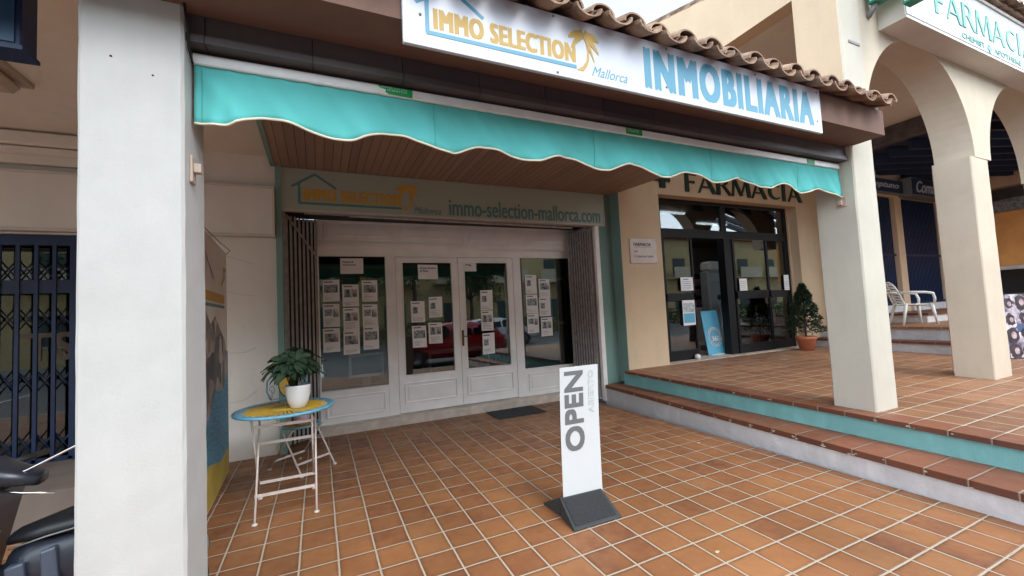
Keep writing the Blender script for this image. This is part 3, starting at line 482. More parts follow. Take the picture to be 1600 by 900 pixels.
for k, (a, b_, ga, gb) in enumerate(((1.10, 2.112, 1.21, 1.995), (2.118, 3.11, 2.225, 3.0))):
    m = MB(); y0, y1 = Yd+.006, Yd+.05
    m.box(a, b_, y0, y1, .125, .70); m.box(a, b_, y0, y1, 2.455, 2.545); m.box(a, ga, y0, y1, .70, 2.455); m.box(gb, b_, y0, y1, .70, 2.455)
    t = .018; m.box(ga-t, gb+t, y0-.01, y0, .70-t, .70); m.box(ga-t, gb+t, y0-.01, y0, 2.455, 2.455+t); m.box(ga-t, ga, y0-.01, y0, .70, 2.455); m.box(gb, gb+t, y0-.01, y0, .70, 2.455)
    d = m.build('door', 'joinery', shop, bevel=.003)
    rail_panel(d, ga-.03, gb+.03, .27, .58, y0)
    MB().box(ga, gb, Yd+.025, Yd+.031, .70, 2.455).build('pane', 'glass', d)
    if k == 1:
        h = MB(); h.bbox(2.135, 2.17, Yd-.008, Yd+.006, 1.08, 1.34, .006); h.tube([(2.152, Yd-.005, 1.24), (2.152, Yd-.055, 1.24), (2.165, Yd-.065, 1.24), (2.26, Yd-.065, 1.235)], .008); h.build('handle', 'bronze', d)
# shop interior room
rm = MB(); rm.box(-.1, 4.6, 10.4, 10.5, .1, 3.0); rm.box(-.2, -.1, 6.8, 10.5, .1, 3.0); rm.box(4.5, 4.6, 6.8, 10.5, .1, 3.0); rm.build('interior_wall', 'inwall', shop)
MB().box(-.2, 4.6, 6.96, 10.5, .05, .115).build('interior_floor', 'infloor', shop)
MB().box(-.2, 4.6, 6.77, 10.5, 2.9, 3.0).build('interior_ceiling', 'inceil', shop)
for x, y in ((.35, 7.6), (.9, 7.7), (1.75, 7.5), (2.7, 8.4), (.6, 9)):
    MB().lathe([(0, -.004), (.028, -.004), (.034, 0)], (x, y, 2.895), 12).build('ceiling_spotlight', 'spot', shop)
# furniture seen behind the glass
t = thing('framed_screen', 'white framed dark screen standing low inside the left shop window', 'screen', (.66, 7.05, .42))
m = MB(); m.box(.40, .92, 7.02, 7.06, .70, .74); m.box(.40, .92, 7.02, 7.06, 1.02, 1.06); m.box(.40, .44, 7.02, 7.06, .74, 1.02); m.box(.88, .92, 7.02, 7.06, .74, 1.02); m.build('frame', 'plastic', t)
MB().box(.44, .88, 7.04, 7.055, .74, 1.02).build('screen_face', 'carglass', t); MB().box(.6, .72, 7.06, 7.12, .115, .74).build('stand', 'trimgrey', t)
t = thing('framed_picture', 'dark picture in a pale frame on the right wall inside the shop', 'picture', (4.49, 7.5, 1.4))
MB().box(4.46, 4.498, 7.15, 7.75, 1.30, 2.25).build('frame', 'trimgrey', t); MB().box(4.45, 4.462, 7.20, 7.70, 1.36, 2.19).build('artwork', 'dark', t)
t = thing('office_desk', 'pale office desk standing inside the shop behind the glass doors', 'desk', (2.6, 8.8, .115))
MB().box(2.0, 3.3, 8.5, 9.2, .82, .86).build('desk_top', 'trim', t); MB().box(2.0, 2.04, 8.5, 9.2, .115, .82).build('side_panel', 'trim', t); MB().box(3.26, 3.3, 8.5, 9.2, .115, .82).build('side_panel', 'trim', t)
MB().box(.96, 1.20, 7.0, 7.9, .115, 2.2).build('display_partition', 'trimgrey', label='grey upright display partition standing inside between left window and door', cat='partition')
c_ = MB()
for i in range(24):
    x = 2.85+i*.02; c_.box(x, x+.021, 7.25+.02*math.sin(i*1.3), 7.28+.02*math.sin(i*1.3), .2, 2.6)
c_.build('curtain', 'inwall', label='dark grey curtain hanging inside the right glass door', cat='curtain')

# papers on the shop glass (plane just behind the glass)
def sheet(x0, x1, z0, z1, label, kind, group='property sheets taped inside the shop windows', y=Yd+.018):
    lean = random.uniform(-.006, .006)
    b = MB(); b.hexa([(x0, y, z0), (x1, y, z0+lean), (x1, y+.001, z0+lean), (x0, y+.001, z0), (x0+lean, y, z1), (x1+lean, y, z1+lean), (x1+lean, y+.001, z1+lean), (x0+lean, y+.001, z1)])
    o = b.build('paper_sheet' if kind != 'head' else 'paper_notice', 'paper', None, label=label, cat='paper sheet' if kind != 'head' else 'notice', group=group, fix=True)
    W, H = x1-x0, z1-z0; yy = y-.0012
    ORG['tmp'] = ORG[o.name]
    if kind in ('a', 'b', 'c'):
        if kind == 'a': pr = [(x0+W*.1, x1-W*.1, z0+H*.42, z0+H*.78)]
        elif kind == 'b': pr = [(x0+W*.1, x0+W*.55, z0+H*.48, z0+H*.76), (x0+W*.6, x1-W*.08, z0+H*.42, z0+H*.76)]
        else: pr = [(x0+W*.12, x0+W*.5, z0+H*.42, z0+H*.72)]
        for a, c, e, f in pr: MB().box(a, c, yy, yy+.0006, e, f).build('printed_photo', random.choice(('photo1', 'photo3', 'photo4')), o)
        l = MB()
        for k in range(random.randint(3, 6)): l.box(x0+W*random.uniform(.08, .14), x0+W*random.uniform(.4, .88), yy, yy+.0006, z0+H*(.08+.052*k), z0+H*(.08+.052*k)+random.uniform(.002, .005))
        l.box(x0+W*.08, x0+W*.62, yy, yy+.0006, z0+H*.88, z0+H*.93); l.build('printed_text', 'ink', o)
    return o
def headn(x0, x1, z0, z1, lines, label):
    o = sheet(x0, x1, z0, z1, label, 'head', group=None)
    n = len(lines); W, H = x1-x0, z1-z0
    for i, t_ in enumerate(lines):
        zt = z1-H*.30-i*H*.20
        text_mb(t_, x0+W*.10, x0+W*min(.94, .10+.058*len(t_)), zt, zt+H*.14, Yd+.0166, .0006, fat=.0008).build('printed_text', 'blackink', o)
    return o
headn(.302, .625, 2.287, 2.522, ['Houses &', 'Apartments'], 'white headed notice reading Houses & Apartments at top of left window')
headn(1.455, 1.776, 2.195, 2.428, ['Fincas Rustica', '& Plots'], 'white headed notice with two text lines at top of left door leaf')
o = headn(2.233, 2.445, 2.316, 2.461, ['Abierto'], 'small white notice with a black arrow in top corner of right door leaf')
MB().prism([(2.32, 2.43), (2.32, 2.40), (2.36, 2.415)], Yd+.0166, Yd+.0172).build('printed_arrow', 'blackink', o)
W1 = {('left', 'top'): (.055, .281, 1.878, 2.199), ('left', 'middle'): (.055, .28, 1.511, 1.849), ('left', 'bottom'): (.047, .274, 1.145, 1.491),
 ('middle', 'top'): (.322, .551, 1.799, 2.129), ('middle', 'middle'): (.327, .549, 1.443, 1.781), ('middle', 'bottom'): (.318, .544, 1.088, 1.44),
 ('right', 'top'): (.597, .82, 1.863, 2.186), ('right', 'middle'): (.598, .817, 1.485, 1.823), ('right', 'bottom'): (.597, .82, 1.138, 1.485)}
for i, ((c, r_), q) in enumerate(W1.items()): sheet(*q, f'property sheet in left shop window, {r_} row of the {c} column', 'ab'[i % 2 if c != 'middle' else 0])
for q, lb, kd in (((1.322, 1.541, 1.51, 1.844), 'sheet with a portrait photo on the left door leaf, upper left', 'c'), ((1.605, 1.825, 1.57, 1.9), 'cream sheet with small dark square photo on the left door leaf, upper right', 'c'),
   ((1.33, 1.553, 1.113, 1.455), 'property sheet with wide photo on the left door leaf, lower left', 'a'), ((1.589, 1.814, 1.157, 1.491), 'pinkish property sheet on the left door leaf, lower right', 'a'),
   ((2.49, 2.712, 1.649, 1.987), 'property sheet on the right door leaf, topmost of three', 'c'), ((2.492, 2.709, 1.302, 1.645), 'property sheet on the right door leaf, middle of three', 'a'), ((2.496, 2.714, .905, 1.258), 'property sheet on the right door leaf, lowest of three', 'c'),
   ((3.359, 3.585, 1.905, 2.243), 'property sheet in right shop window, top of its left column', 'c'), ((3.356, 3.589, 1.553, 1.893), 'property sheet in right shop window, middle of its left column', 'a'), ((3.356, 3.588, 1.202, 1.542), 'property sheet in right shop window, bottom of its left column', 'b'),
   ((3.63, 3.858, 1.832, 2.166), 'property sheet in right shop window, top of its right column', 'a'), ((3.616, 3.851, 1.49, 1.83), 'property sheet in right shop window, middle of its right column', 'c'), ((3.63, 3.865, 1.128, 1.467), 'property sheet in right shop window, bottom of its right column', 'a')):
    sheet(*q, lb, kd)

# palm + house logo, scaled to a frame (u 0..1 across the IMMO SELECTION line)
def logo(par, X, Z, y, s, ink, gold, letters=True):
    """X,Z origin = lower-left corner of the frame, s = length of underline"""
    P = lambda a, b: (X+a*s, Z+b*s)
    w = .028*s
    strip([P(.345, .165), P(.145, .30), P(-.065, .165)], w*.85, y).build('printed_roof', ink, par)
    strip([P(0, .20), P(0, 0), P(1.0, 0)], w*.85, y-.001).build('printed_frame', ink, par)
    text_mb('IMMO SELECTION', X+.035*s, X+1.0*s, Z+.03*s, Z+.15*s, y-.0005, .003, fat=.0085*s, space=1.14).build('lettering', gold, par)
    pb = MB(); cx, cz = P(1.07, .225)
    trunk = [P(1.0, -.02), P(1.05, .012), P(1.085, .06), P(1.095, .12), P(1.085, .18), P(1.062, .225)]; inner = [P(1.055, -.02), P(1.085, .02), P(1.105, .065), P(1.111, .12), P(1.098, .18), P(1.074, .225)]
    for i in range(5): pb.prism([trunk[i], trunk[i+1], inner[i+1], inner[i]], y-.0008, y+.003)
    for ai, (ang, ln) in enumerate(((195, .11), (160, .13), (115, .09), (65, .09), (25, .13), (-15, .12), (-50, .12))):
        a = R(ang); pts = []
        for k in range(6):
            f = k/5; px_ = cx+math.cos(a)*ln*s*f; pz_ = cz+math.sin(a)*ln*s*f-.07*s*f*f; wd = (.012+.042*math.sin(math.pi*min(1, f*.85+.12)))*s
            pts.append((px_, pz_, wd))
        for k in range(5):
            (a0, b0, w0), (a1, b1, w1_) = pts[k], pts[k+1]
            pb.prism([(a0, b0-w0/2), (a1, b1-w1_/2), (a1, b1+w1_/2), (a0, b0+w0/2)], y-.001-.0002*ai-.0001*(k%2), y+.003)
    pb.build('printed_palm', gold, par)
# big fascia sign
sg = thing('fascia_sign', 'white estate agency sign board with gold and blue lettering on the brown fascia', 'sign', (2.1, 2.04, 2.96))
MB().bbox(.41, 3.885, 2.035, 2.058, 2.965, 3.345, .003).build('sign_board', 'sign_white', sg)
logo(sg, .535, 3.045, 2.0342, .90, 'blue', 'gold')
text_mb('Mallorca', 1.545, 1.82, 3.012, 3.075, 2.0338, .001, shear=.45).build('lettering', 'blue', sg)
text_mb('INMOBILIARIA', 1.965, 3.775, 3.02, 3.285, 2.0338, .001, space=1.2, fat=.017).build('lettering', 'blue', sg)
for x, z in ((.50, 3.13), (1.29, 3.325), (2.17, 3.32), (3.07, 3.315), (3.84, 3.31), (3.82, 3.06), (2.15, 3.05), (1.3, 2.985)):
    MB().lathe([(0, -.004), (.007, -.003), (.008, 0)], (x, 2.034, z), 10, 'y').build('screw', 'trimgrey', sg)
# shop-front sign
s2 = thing('shopfront_sign', 'dull sage green sign board with web address above the white doors', 'sign', (2.1, 6.05, 3.04))
MB().box(-.385, 4.625, 6.02, 6.095, 3.055, 3.60).build('sign_board', 'sage', s2)
m = MB(); m.box(-.40, 4.64, 6.008, 6.095, 3.60, 3.615); m.box(-.40, 4.64, 6.008, 6.095, 3.035, 3.055); m.box(-.40, -.385, 6.008, 6.095, 3.055, 3.60); m.box(4.625, 4.64, 6.008, 6.095, 3.055, 3.60); m.build('sign_frame', 'trim', s2)
logo(s2, -.20, 3.145, 6.014, 1.30, 'sage_ink', 'dull_gold')
text_mb('Mallorca', 1.27, 1.68, 3.085, 3.18, 6.014, .003, shear=.45).build('lettering', 'sage_ink', s2)
text_mb('immo-selection-mallorca.com', 1.80, 4.55, 3.085, 3.335, 6.014, .003, fat=.006).build('lettering', 'sage_ink', s2)
m = MB(); m.box(-.15, 4.40, 6.12, 6.16, 3.03, 3.06); m.tube([(.4, 6.10, 3.02), (4.0, 6.10, 2.99)], .016); m.build('gate_rail', 'grey_gate', label='thin grey metal gate rail running under the sage sign', cat='rail')

# folded scissor gates
def slat_gate(name, A, B, z0, z1, n, label, brace):
    g = thing(name, label, 'security gate', (A[0], A[1], z0), 'grey folded security gates beside the shop doors')
    A, B = Vector(A), Vector(B); sl_ = MB(); nrm = Vector((-(B-A).y, (B-A).x)).normalized()
    for i in range(n):
        f = (i+.5)/n; p = A.lerp(B, f)+nrm*(.012 if i % 2 else -.012); w = .0085
        sl_.box(p.x-w, p.x+w, p.y-.010, p.y+.010, z0, z1)
    sl_.build('slats', 'grey_gate', g)
    bk = MB(); a, b_ = A+nrm*.03, B+nrm*.03
    bk.hexa([(a.x, a.y, z0+.01), (b_.x, b_.y, z0+.01), (b_.x+.001, b_.y+.02, z0+.01), (a.x+.001, a.y+.02, z0+.01), (a.x, a.y, z1-.01), (b_.x, b_.y, z1-.01), (b_.x+.001, b_.y+.02, z1-.01), (a.x+.001, a.y+.02, z1-.01)]); bk.build('back_plate', 'dark', g)
    e = MB()
    for p in (A, B): e.box(p.x-.014, p.x+.014, p.y-.02, p.y+.02, z0-.02, z1+.03)
    e.build('end_post', 'grey_gate', g)
    if brace: MB().tube([(A.x+.03, A.y-.03, z1), (B.x, B.y-.035, z1-.50)], .013).build('diagonal_brace', 'grey_gate', g)
slat_gate('security_gate', (-.385, 6.12), (-.02, 6.42), .06, 3.0, 15, 'grey folded metal security gate left of the shop doors, behind the round table', True)
slat_gate('security_gate', (4.20, 6.56), (4.40, 6.14), .06, 2.99, 18, 'grey folded metal security gate right of the shop doors', True)
m = MB(); m.box(4.42, 4.50, 6.02, 6.09, 0, 3.03); m.build('gate_post', 'joinery', shop)
MB().bbox(2.40, 3.22, 5.92, 6.46, .001, .014, .004).build('doormat', 'matt', label='charcoal doormat lying on the tiles before the glass doors', cat='doormat')

# awning
aw = thing('awning', 'retracted turquoise canvas awning with scalloped valance and white front bar', 'awning', (2.2, 2.43, 2.6))
MB().bbox(-.535, 4.865, 2.425, 2.465, 2.885, 2.94, .005).build('front_bar', 'white_metal', aw)
MB().tube([(-.50, 2.53, 2.93), (4.84, 2.53, 2.93)], .05, 14).build('roller', 'teal_cloth', aw)
MB().tube([(-.53, 2.65, 2.86), (4.86, 2.65, 2.86)], .02, 8).build('torsion_bar', 'grey_gate', aw)
SC = [(-.53, 2.59), (-.45, 2.588), (-.22, 2.662), (.15, 2.598), (.38, 2.660), (.76, 2.598), (.97, 2.655), (1.32, 2.598), (1.57, 2.660), (1.91, 2.598), (2.16, 2.660), (2.49, 2.594), (2.75, 2.660), (3.08, 2.600), (3.35, 2.660), (3.73, 2.605), (3.95, 2.660), (4.23, 2.600), (4.53, 2.660), (4.865, 2.596)]
def scz(x):
    for (a, za), (b, zb) in zip(SC, SC[1:]):
        if a <= x <= b: f = (x-a)/(b-a); return za+(zb-za)*(1-math.cos(math.pi*f))/2
    return SC[-1][1]
va = MB(); N, K = 340, 8; vs = []
for i in range(N+1):
    x = -.53+5.39*i/N; zb = scz(x)
    for k in range(K+1):
        f = k/K; z = 2.887+(zb-2.887)*f
        yy = 2.442+f*(.014*math.sin(x*7.3+1)+.010*math.sin(x*17+math.sin(x*3))+.007*math.sin(x*31+z*20))+.0025*math.sin(x*53+z*35)
        if x > 4.3: yy -= f*.02*math.sin((x-4.3)*14)
        if x < -.35: yy += f*.006*math.sin(x*60)
        vs.append((x, yy, z))
va.add(vs, [(i*(K+1)+k, i*(K+1)+k+1, (i+1)*(K+1)+k+1, (i+1)*(K+1)+k) for i in range(N) for k in range(K)], True)
vo = va.build('valance', 'teal_cloth', aw); sm = vo.modifiers.new('thickness', 'SOLIDIFY'); sm.thickness = .002
MB().tube([vs[i*(K+1)+K] for i in range(N+1)], .0065, 6).build('piping', 'cloth_trim', vo)
sj = MB()
for xs_ in (-.505, .66, 1.84, 3.02, 4.20, 4.84):
    i_ = round((xs_+.53)/5.39*N); pts_ = [(vs[i_*(K+1)+k][0], vs[i_*(K+1)+k][1]-.0016, vs[i_*(K+1)+k][2]) for k in range(K+1)]; sj.tube(pts_, .0013, 4)
sj.build('seam', 'seamc', vo)
for x0, x1, z0, z1_, tx in ((.335, .53, 2.888, 2.936, ('UNITED COLORS', 'OF BENETTON.')), (2.12, 2.275, 2.889, 2.935, ('UNITED COLORS', 'OF BENETTON.')), (4.32, 4.44, 2.889, 2.933, ('UNITED COLORS', 'OF BENETTON.'))):
    b = MB()
    if x0 < 1: b.prism([(x0, z1_), (x0+.01, z1_-.014), (x0+.045, z1_-.02), (x0+.04, z1_-.035), (x0+.06, z0+.002), (x1, z0), (x1, z1_)], 2.4225, 2.4245)
    else: b.box(x0, x1, 2.4225, 2.4245, z0, z1_)
    o = b.build('brand_sticker', 'tag', aw)
    for k, t_ in enumerate(tx): text_mb(t_, x0+(.015 if k == 0 else .05)*(1 if x0 < 1 else .4), x1-.03, z1_-.013-.014*k, z1_-.004-.014*k, 2.4218, .0006).build('lettering', 'tagw', o)
for x in (-.515, 4.85):
    m = MB(); m.box(x-.012, x+.012, 2.47, 2.62, 2.88, 2.952); m.build('arm_bracket', 'trimgrey', aw)
m = MB(); m.box(-.543, -.530, 2.40, 2.47, 2.29, 2.42); m.box(-.530, -.50, 2.415, 2.455, 2.34, 2.385); m.build('wall_bracket', 'beige_pl', label='small rusty beige bracket on inner side of the left column', cat='bracket', bevel=.004)
m = MB(); m.box(4.872, 4.888, 2.40, 2.50, 2.50, 2.60); m.box(4.84, 4.872, 2.43, 2.47, 2.515, 2.565); m.build('wall_bracket', 'beige_pl', label='small beige bracket under the right end of the turquoise valance', cat='bracket', bevel=.004)

# ================================================================== COLUMNS, LEFT BAY
def column(x0, x1, y0, y1, z0, z1, mt, name, parent=None, lean=0, **k):
    b = MB(); n = 26; c = .012; vs = []
    for i in range(n+1):
        z = z0+(z1-z0)*i/n; j = lambda: random.uniform(-.0016, .0016)
        o = lean*(z-z0)
        P = [(x0+c, y0), ((x0+x1)/2, y0), (x1-c, y0), (x1, y0+c), (x1, (y0+y1)/2), (x1, y1-c), (x1-c, y1), ((x0+x1)/2, y1), (x0+c, y1), (x0, y1-c), (x0, (y0+y1)/2), (x0, y0+c)]
        vs += [(x+o+j(), y+j(), z) for x, y in P]
    m = 12; fs = [(i*m+k_, i*m+(k_+1) % m, (i+1)*m+(k_+1) % m, (i+1)*m+k_) for i in range(n) for k_ in range(m)]+[tuple(range(m)), tuple(range(n*m, n*m+m))]
    b.add(vs, fs); return b.build(name, mt, parent, **k)
lc = column(-.911, -.543, 2.32, 2.70, -.05, 3.10, 'column', 'column', label='tall white stucco column in the left foreground', cat='column')
h_ = MB()
for x, z in ((-.80, 2.80), (-.655, 2.74)): h_.lathe([(0, -.001), (.0045, -.001), (.005, .002)], (x, 2.3185, z), 10, 'y')
h_.build('screw_hole', 'blackink', lc)
ps = MB(); rnd = random.Random(3)
for cx, cz, n in ((-.70, 2.52, 9), (-.62, 2.515, 7), (-.70, 3.00, 5), (-.61, 2.97, 7), (-.545, 2.25, 3)):
    for i in range(n):
        x, z = cx+rnd.uniform(-.04, .04), cz+rnd.uniform(-.015, .015); a = rnd.uniform(-.5, .5); l_ = rnd.uniform(.008, .022)
        if x > -.56: continue
        ps.prism([(x, z), (x+l_, z+a*.01), (x+l_*.6, z+.006), (x+l_*.2, z+.007)], 2.3182, 2.3205)
ps.build('plaster_patch', 'column', lc) if 0 else None

MB().tube([(-.535, 2.30, 3.10), (-.530, 2.33, 3.0), (-.533, 2.36, 2.92), (-.53, 2.42, 2.88)], .006, 6).build('cable', 'tyre', label='black cable hugging the top inner corner of the left column', cat='cable')
nb = thing('neighbouring_shop', 'dim beige shop unit with a wide blank panel at the left edge', 'building', (-3.5, 6, 0))
w = MB(); w.box(-2.30, -.47, 6.02, 6.4, 0, 3.72); w.box(-9, -5.6, 6.02, 6.4, 0, 3.72); w.box(-5.6, -2.30, 6.02, 6.4, 2.66, 3.72); w.build('wall', 'neigh', nb)
MB().box(-5.6, -1.2, 4.95, 6.4, 0, .29).build('plinth', 'plinth', nb)
MB().box(-9, -.52, 2.70, 6.02, 3.72, 3.80).build('ceiling', 'neigh', nb)
w = MB(); w.box(-7, -.545, 2.44, 2.70, 3.26, 3.80); w.build('front_beam', 'neigh', nb)
w = MB(); w.box(-.52, -.47, 2.7, 6.02, 3.72, 3.80); w.build('ceiling_edge', 'neigh', nb)
m = MB(); m.box(-5.6, -.50, 5.93, 6.018, 2.71, 3.285); m.build('blank_panel', 'neigh', nb)
m = MB(); m.box(-5.6, -.475, 5.91, 6.018, 3.285, 3.31); m.box(-5.6, -.475, 5.91, 6.018, 2.675, 2.71); m.box(-.50, -.475, 5.91, 6.018, 2.71, 3.285); m.build('panel_frame', 'trim', nb)
m = MB(); m.bbox(-5.6, -2.2, 5.86, 6.018, 3.56, 3.70, .02); m.bbox(-5.6, -2.2, 5.90, 6.018, 3.47, 3.55, .01); m.box(-5.6, -2.2, 5.95, 6.018, 3.38, 3.47); m.build('shutter_cornice', 'neigh', nb)
m = MB(); m.box(-5.7, -2.2, 10, 10.1, 0, 3.2); m.box(-5.7, -5.6, 6.4, 10, 0, 3.2); m.box(-2.3, -2.2, 6.4, 10, 0, 3.2); m.box(-5.7, -2.2, 6.4, 10, 3.1, 3.2); m.box(-5.7, -2.2, 6.4, 10, .05, .1); m.build('interior_wall', 'plinth', nb)
MB().box(-5.6, -2.3, 6.20, 6.206, .29, 2.66).build('pane', 'glass2', nb)
text_mb('TS', -2.85, -2.42, 1.33, 1.62, 6.19, .004, fat=.012).build('window_lettering', 'plinth', nb)
g = thing('folding_gate', 'navy blue folding lattice gate closing the shop at the left edge', 'security gate', (-3.9, 6.08, .29))
m = MB(); m.box(-5.6, -2.32, 6.05, 6.12, 2.55, 2.655); m.box(-5.6, -2.32, 6.06, 6.11, 2.04, 2.18); m.box(-5.6, -2.32, 6.05, 6.11, .29, .33); m.box(-2.38, -2.30, 6.04, 6.12, .29, 2.655); m.build('gate_frame', 'navy', g)
bars = MB()
for i in range(24): x = -2.40-i*.14; bars.box(x-.016, x+.016, 6.05, 6.075, .30, 2.55)
bars.build('vertical_bars', 'navy', g)
for z0, up in ((.50, 0), (1.15, 0), (1.80, 0), (2.30, 0)):
    lat = MB()
    for i in range(23):
        x = -2.40-i*.14
        for a, b_, y in ((x, x-.14, 6.085), (x-.14, x, 6.102)):
            lat.tube([(a, y, z0-.13), (b_, y, z0+.09)], .008, 5)
            if up and i % 2 == 0: lat.tube([(a, y+.003, z0+.23), (b_, y+.003, z0+.09)], .008, 5)
    lat.build('lattice_row', 'navy', g)
t = thing('hanging_sign_box', 'dark blue sign box hanging in the top left corner', 'sign', (-1.6, 2.6, 2.8))
MB().bbox(-2.4, -1.165, 2.50, 2.62, 2.87, 3.38, .005).build('casing', 'navy', t); MB().box(-2.4, -1.185, 2.494, 2.499, 2.885, 3.37).build('sign_face', 'sbox', t); MB().box(-2.4, -1.155, 2.488, 2.62, 2.852, 2.87).build('lower_trim', 'navy', t)
t = thing('bulkhead_lamp', 'aged beige bulkhead lamp under the ceiling behind the blue sign box', 'lamp', (-2.3, 4.7, 3.6))
MB().box(-2.70, -2.15, 4.35, 4.80, 3.68, 3.72).build('mounting_plate', 'beige_pl', t); MB().bbox(-2.66, -2.19, 4.40, 4.74, 3.58, 3.68, .04).build('diffuser', 'beige_pl', t)

# banner beside the white wall
bn = thing('printed_banner', 'tall beach print banner with rocks, sea and sand standing against the left white wall', 'banner', (-.9, 4.8, 0))
def BP(s, z): return (-.925+.055*(s), 5.56-1.75*s, z)      # s 0 (far) .. 1 (near)
def bq(par, name, m, poly, off):
    b = MB(); n = len(poly); fr_ = [BP(s, z) for s, z in poly]; b.add([(x+off, y, z) for x, y, z in fr_]+[(x+off-.0012, y, z) for x, y, z in fr_], [tuple(range(n)), tuple(reversed(range(n, 2*n)))]+[(i, (i+1) % n, n+(i+1) % n, n+i) for i in range(n)]); return b.build(name, m, par)
b = MB(); b.hexa([BP(0, .03), BP(1, .03), (BP(1, 0)[0]-.03, BP(1, 0)[1], .03), (BP(0, 0)[0]-.03, BP(0, 0)[1], .03), BP(0, 2.40), BP(1, 2.46), (BP(1, 0)[0]-.03, BP(1, 0)[1], 2.46), (BP(0, 0)[0]-.03, BP(0, 0)[1], 2.40)])
cl = b.build('banner_panel', 'banner', bn)
bq(cl, 'printed_sand', 'sand', [(0, .04), (1, .04), (1, .36), (.6, .40), (.3, .28), (0, .30)], .003)
bq(cl, 'printed_sea', 'sea', [(0, .301), (.3, .281), (.6, .401), (1, .361), (1, 1.36), (.5, 1.34), (0, 1.33)], .003)
bq(cl, 'printed_rocks', 'rock', [(.02, 1.15), (.2, .95), (.45, 1.0), (.62, .80), (1, .85), (1, 1.75), (.75, 1.82), (.55, 1.62), (.42, 1.70), (.25, 1.55), (.12, 1.45)], .006)
def ls(pts, w, m, nm):
    b = MB()
    for (a, c), (d, e) in zip(pts, pts[1:]):
        v = Vector((d-a, e-c)); v.normalize(); n = Vector((-v.y, v.x))*w/2
        q = [BP(a-n.x/1.75, c-n.y), BP(d-n.x/1.75, e-n.y), BP(d+n.x/1.75, e+n.y), BP(a+n.x/1.75, c+n.y)]; b.add([(x+.006, y, z) for x, y, z in q], [(0, 1, 2, 3)])
    b.build(nm, m, cl)
ls([(.85, 2.02), (.68, 2.25), (.45, 2.05)], .022, 'sage_ink', 'printed_roof'); ls([(.80, 2.1), (.80, 1.80), (.12, 1.80)], .03, 'sage_ink', 'printed_frame'); ls([(.76, 1.88), (.12, 1.88)], .09, 'dull_gold', 'printed_text_band'); ls([(.22, 2.02), (.10, 2.12), (.14, 2.2), (.05, 2.2)], .035, 'dull_gold', 'printed_palm')
cd = MB()
for (s0, z0, z1_) in ((0, 2.38, 2.34), (0, 1.98, 1.95), (0, .75, .80), (0, 1.30, 1.32)):
    p = BP(s0, z0); cd.tube([p, (p[0]+.12, 5.85, z0-.02), (p[0]+.22, 6.015, z1_)], .0014, 4)
cd.tube([BP(0, 2.40), (-.88, 5.5, 2.43), (-.89, 5.0, 2.44), BP(1, 2.47)], .004, 4); cd.build('tie_cords', 'cord', bn)

# ================================================================== PHARMACY
ph = thing('pharmacy_building', 'cream arcaded pharmacy with black framed doors and round arches on square piers', 'building', (8, 4, .45))
w = MB(); Yw = 5.82
w.box(4.80, 5.74, Yw, 6.3, .3, 5.0); w.box(9.80, 10.6, Yw, 6.3, .3, 5.0); w.box(5.74, 9.80, Yw, 6.3, 3.64, 5.0); w.build('wall', 'ochre', ph)
MB().box(5.74, 9.80, Yw-.01, 6.3, .40, .512).build('threshold', 'marble', ph)
MB().box(5.80, 10.6, 2.73, 5.82, 4.98, 5.08).build('ceiling', 'neigh', ph)
MB().box(4.89, 5.80, 2.75, 5.82, 4.98, 5.08).build('ceiling', 'neigh', ph)
# arcade wall with round arches
def arch_wall(x0, x1, y0, y1, z0, z1, cx, r, n=36):
    """one bay: wall from x0 to x1 above springing z0 with a half-round opening"""
    vs = []; fs = []
    pts = [(cx-r*math.cos(math.pi*i/n), z0+r*math.sin(math.pi*i/n)) for i in range(n+1)]
    b = MB()
    for i in range(n):
        (a, za), (c, zc) = pts[i], pts[i+1]
        b.add([(a, y0, za), (c, y0, zc), (c, y0, z1), (a, y0, z1), (a, y1, za), (c, y1, zc), (c, y1, z1), (a, y1, z1)], [(0, 1, 2, 3), (7, 6, 5, 4), (0, 4, 5, 1), (3, 2, 6, 7)])
    b.add([(x0, y0, z0), (cx-r, y0, z0), (cx-r, y0, z1), (x0, y0, z1), (x0, y1, z0), (cx-r, y1, z0), (cx-r, y1, z1), (x0, y1, z1)], [(0, 1, 2, 3), (7, 6, 5, 4), (0, 4, 5, 1), (0, 3, 7, 4)])
    b.add([(cx+r, y0, z0), (x1, y0, z0), (x1, y0, z1), (cx+r, y0, z1), (cx+r, y1, z0), (x1, y1, z0), (x1, y1, z1), (cx+r, y1, z1)], [(0, 1, 2, 3), (7, 6, 5, 4), (0, 4, 5, 1), (1, 2, 6, 5)])
    return b
ar = MB()
for x0, x1, cx, r in ((4.89, 8.0, 6.54, 1.25), (8.0, 11.0, 9.52, 1.25), (11.0, 14.5, 12.45, 1.25)):
    q = arch_wall(x0, x1, 2.345, 2.745, 3.31, 5.25, cx, r); ar.add(q.v, q.f)
ar.build('arcade_wall', 'arcade', ph, fix=False)
column(4.89, 5.283, 2.32, 2.70, .2, 5.25, 'pier', 'pier', ph)
column(7.68, 8.185, 2.352, 2.74, .2, 3.31, 'arcade', 'pier', ph)
column(10.82, 11.20, 2.352, 2.74, .2, 3.31, 'arcade', 'pier', ph)
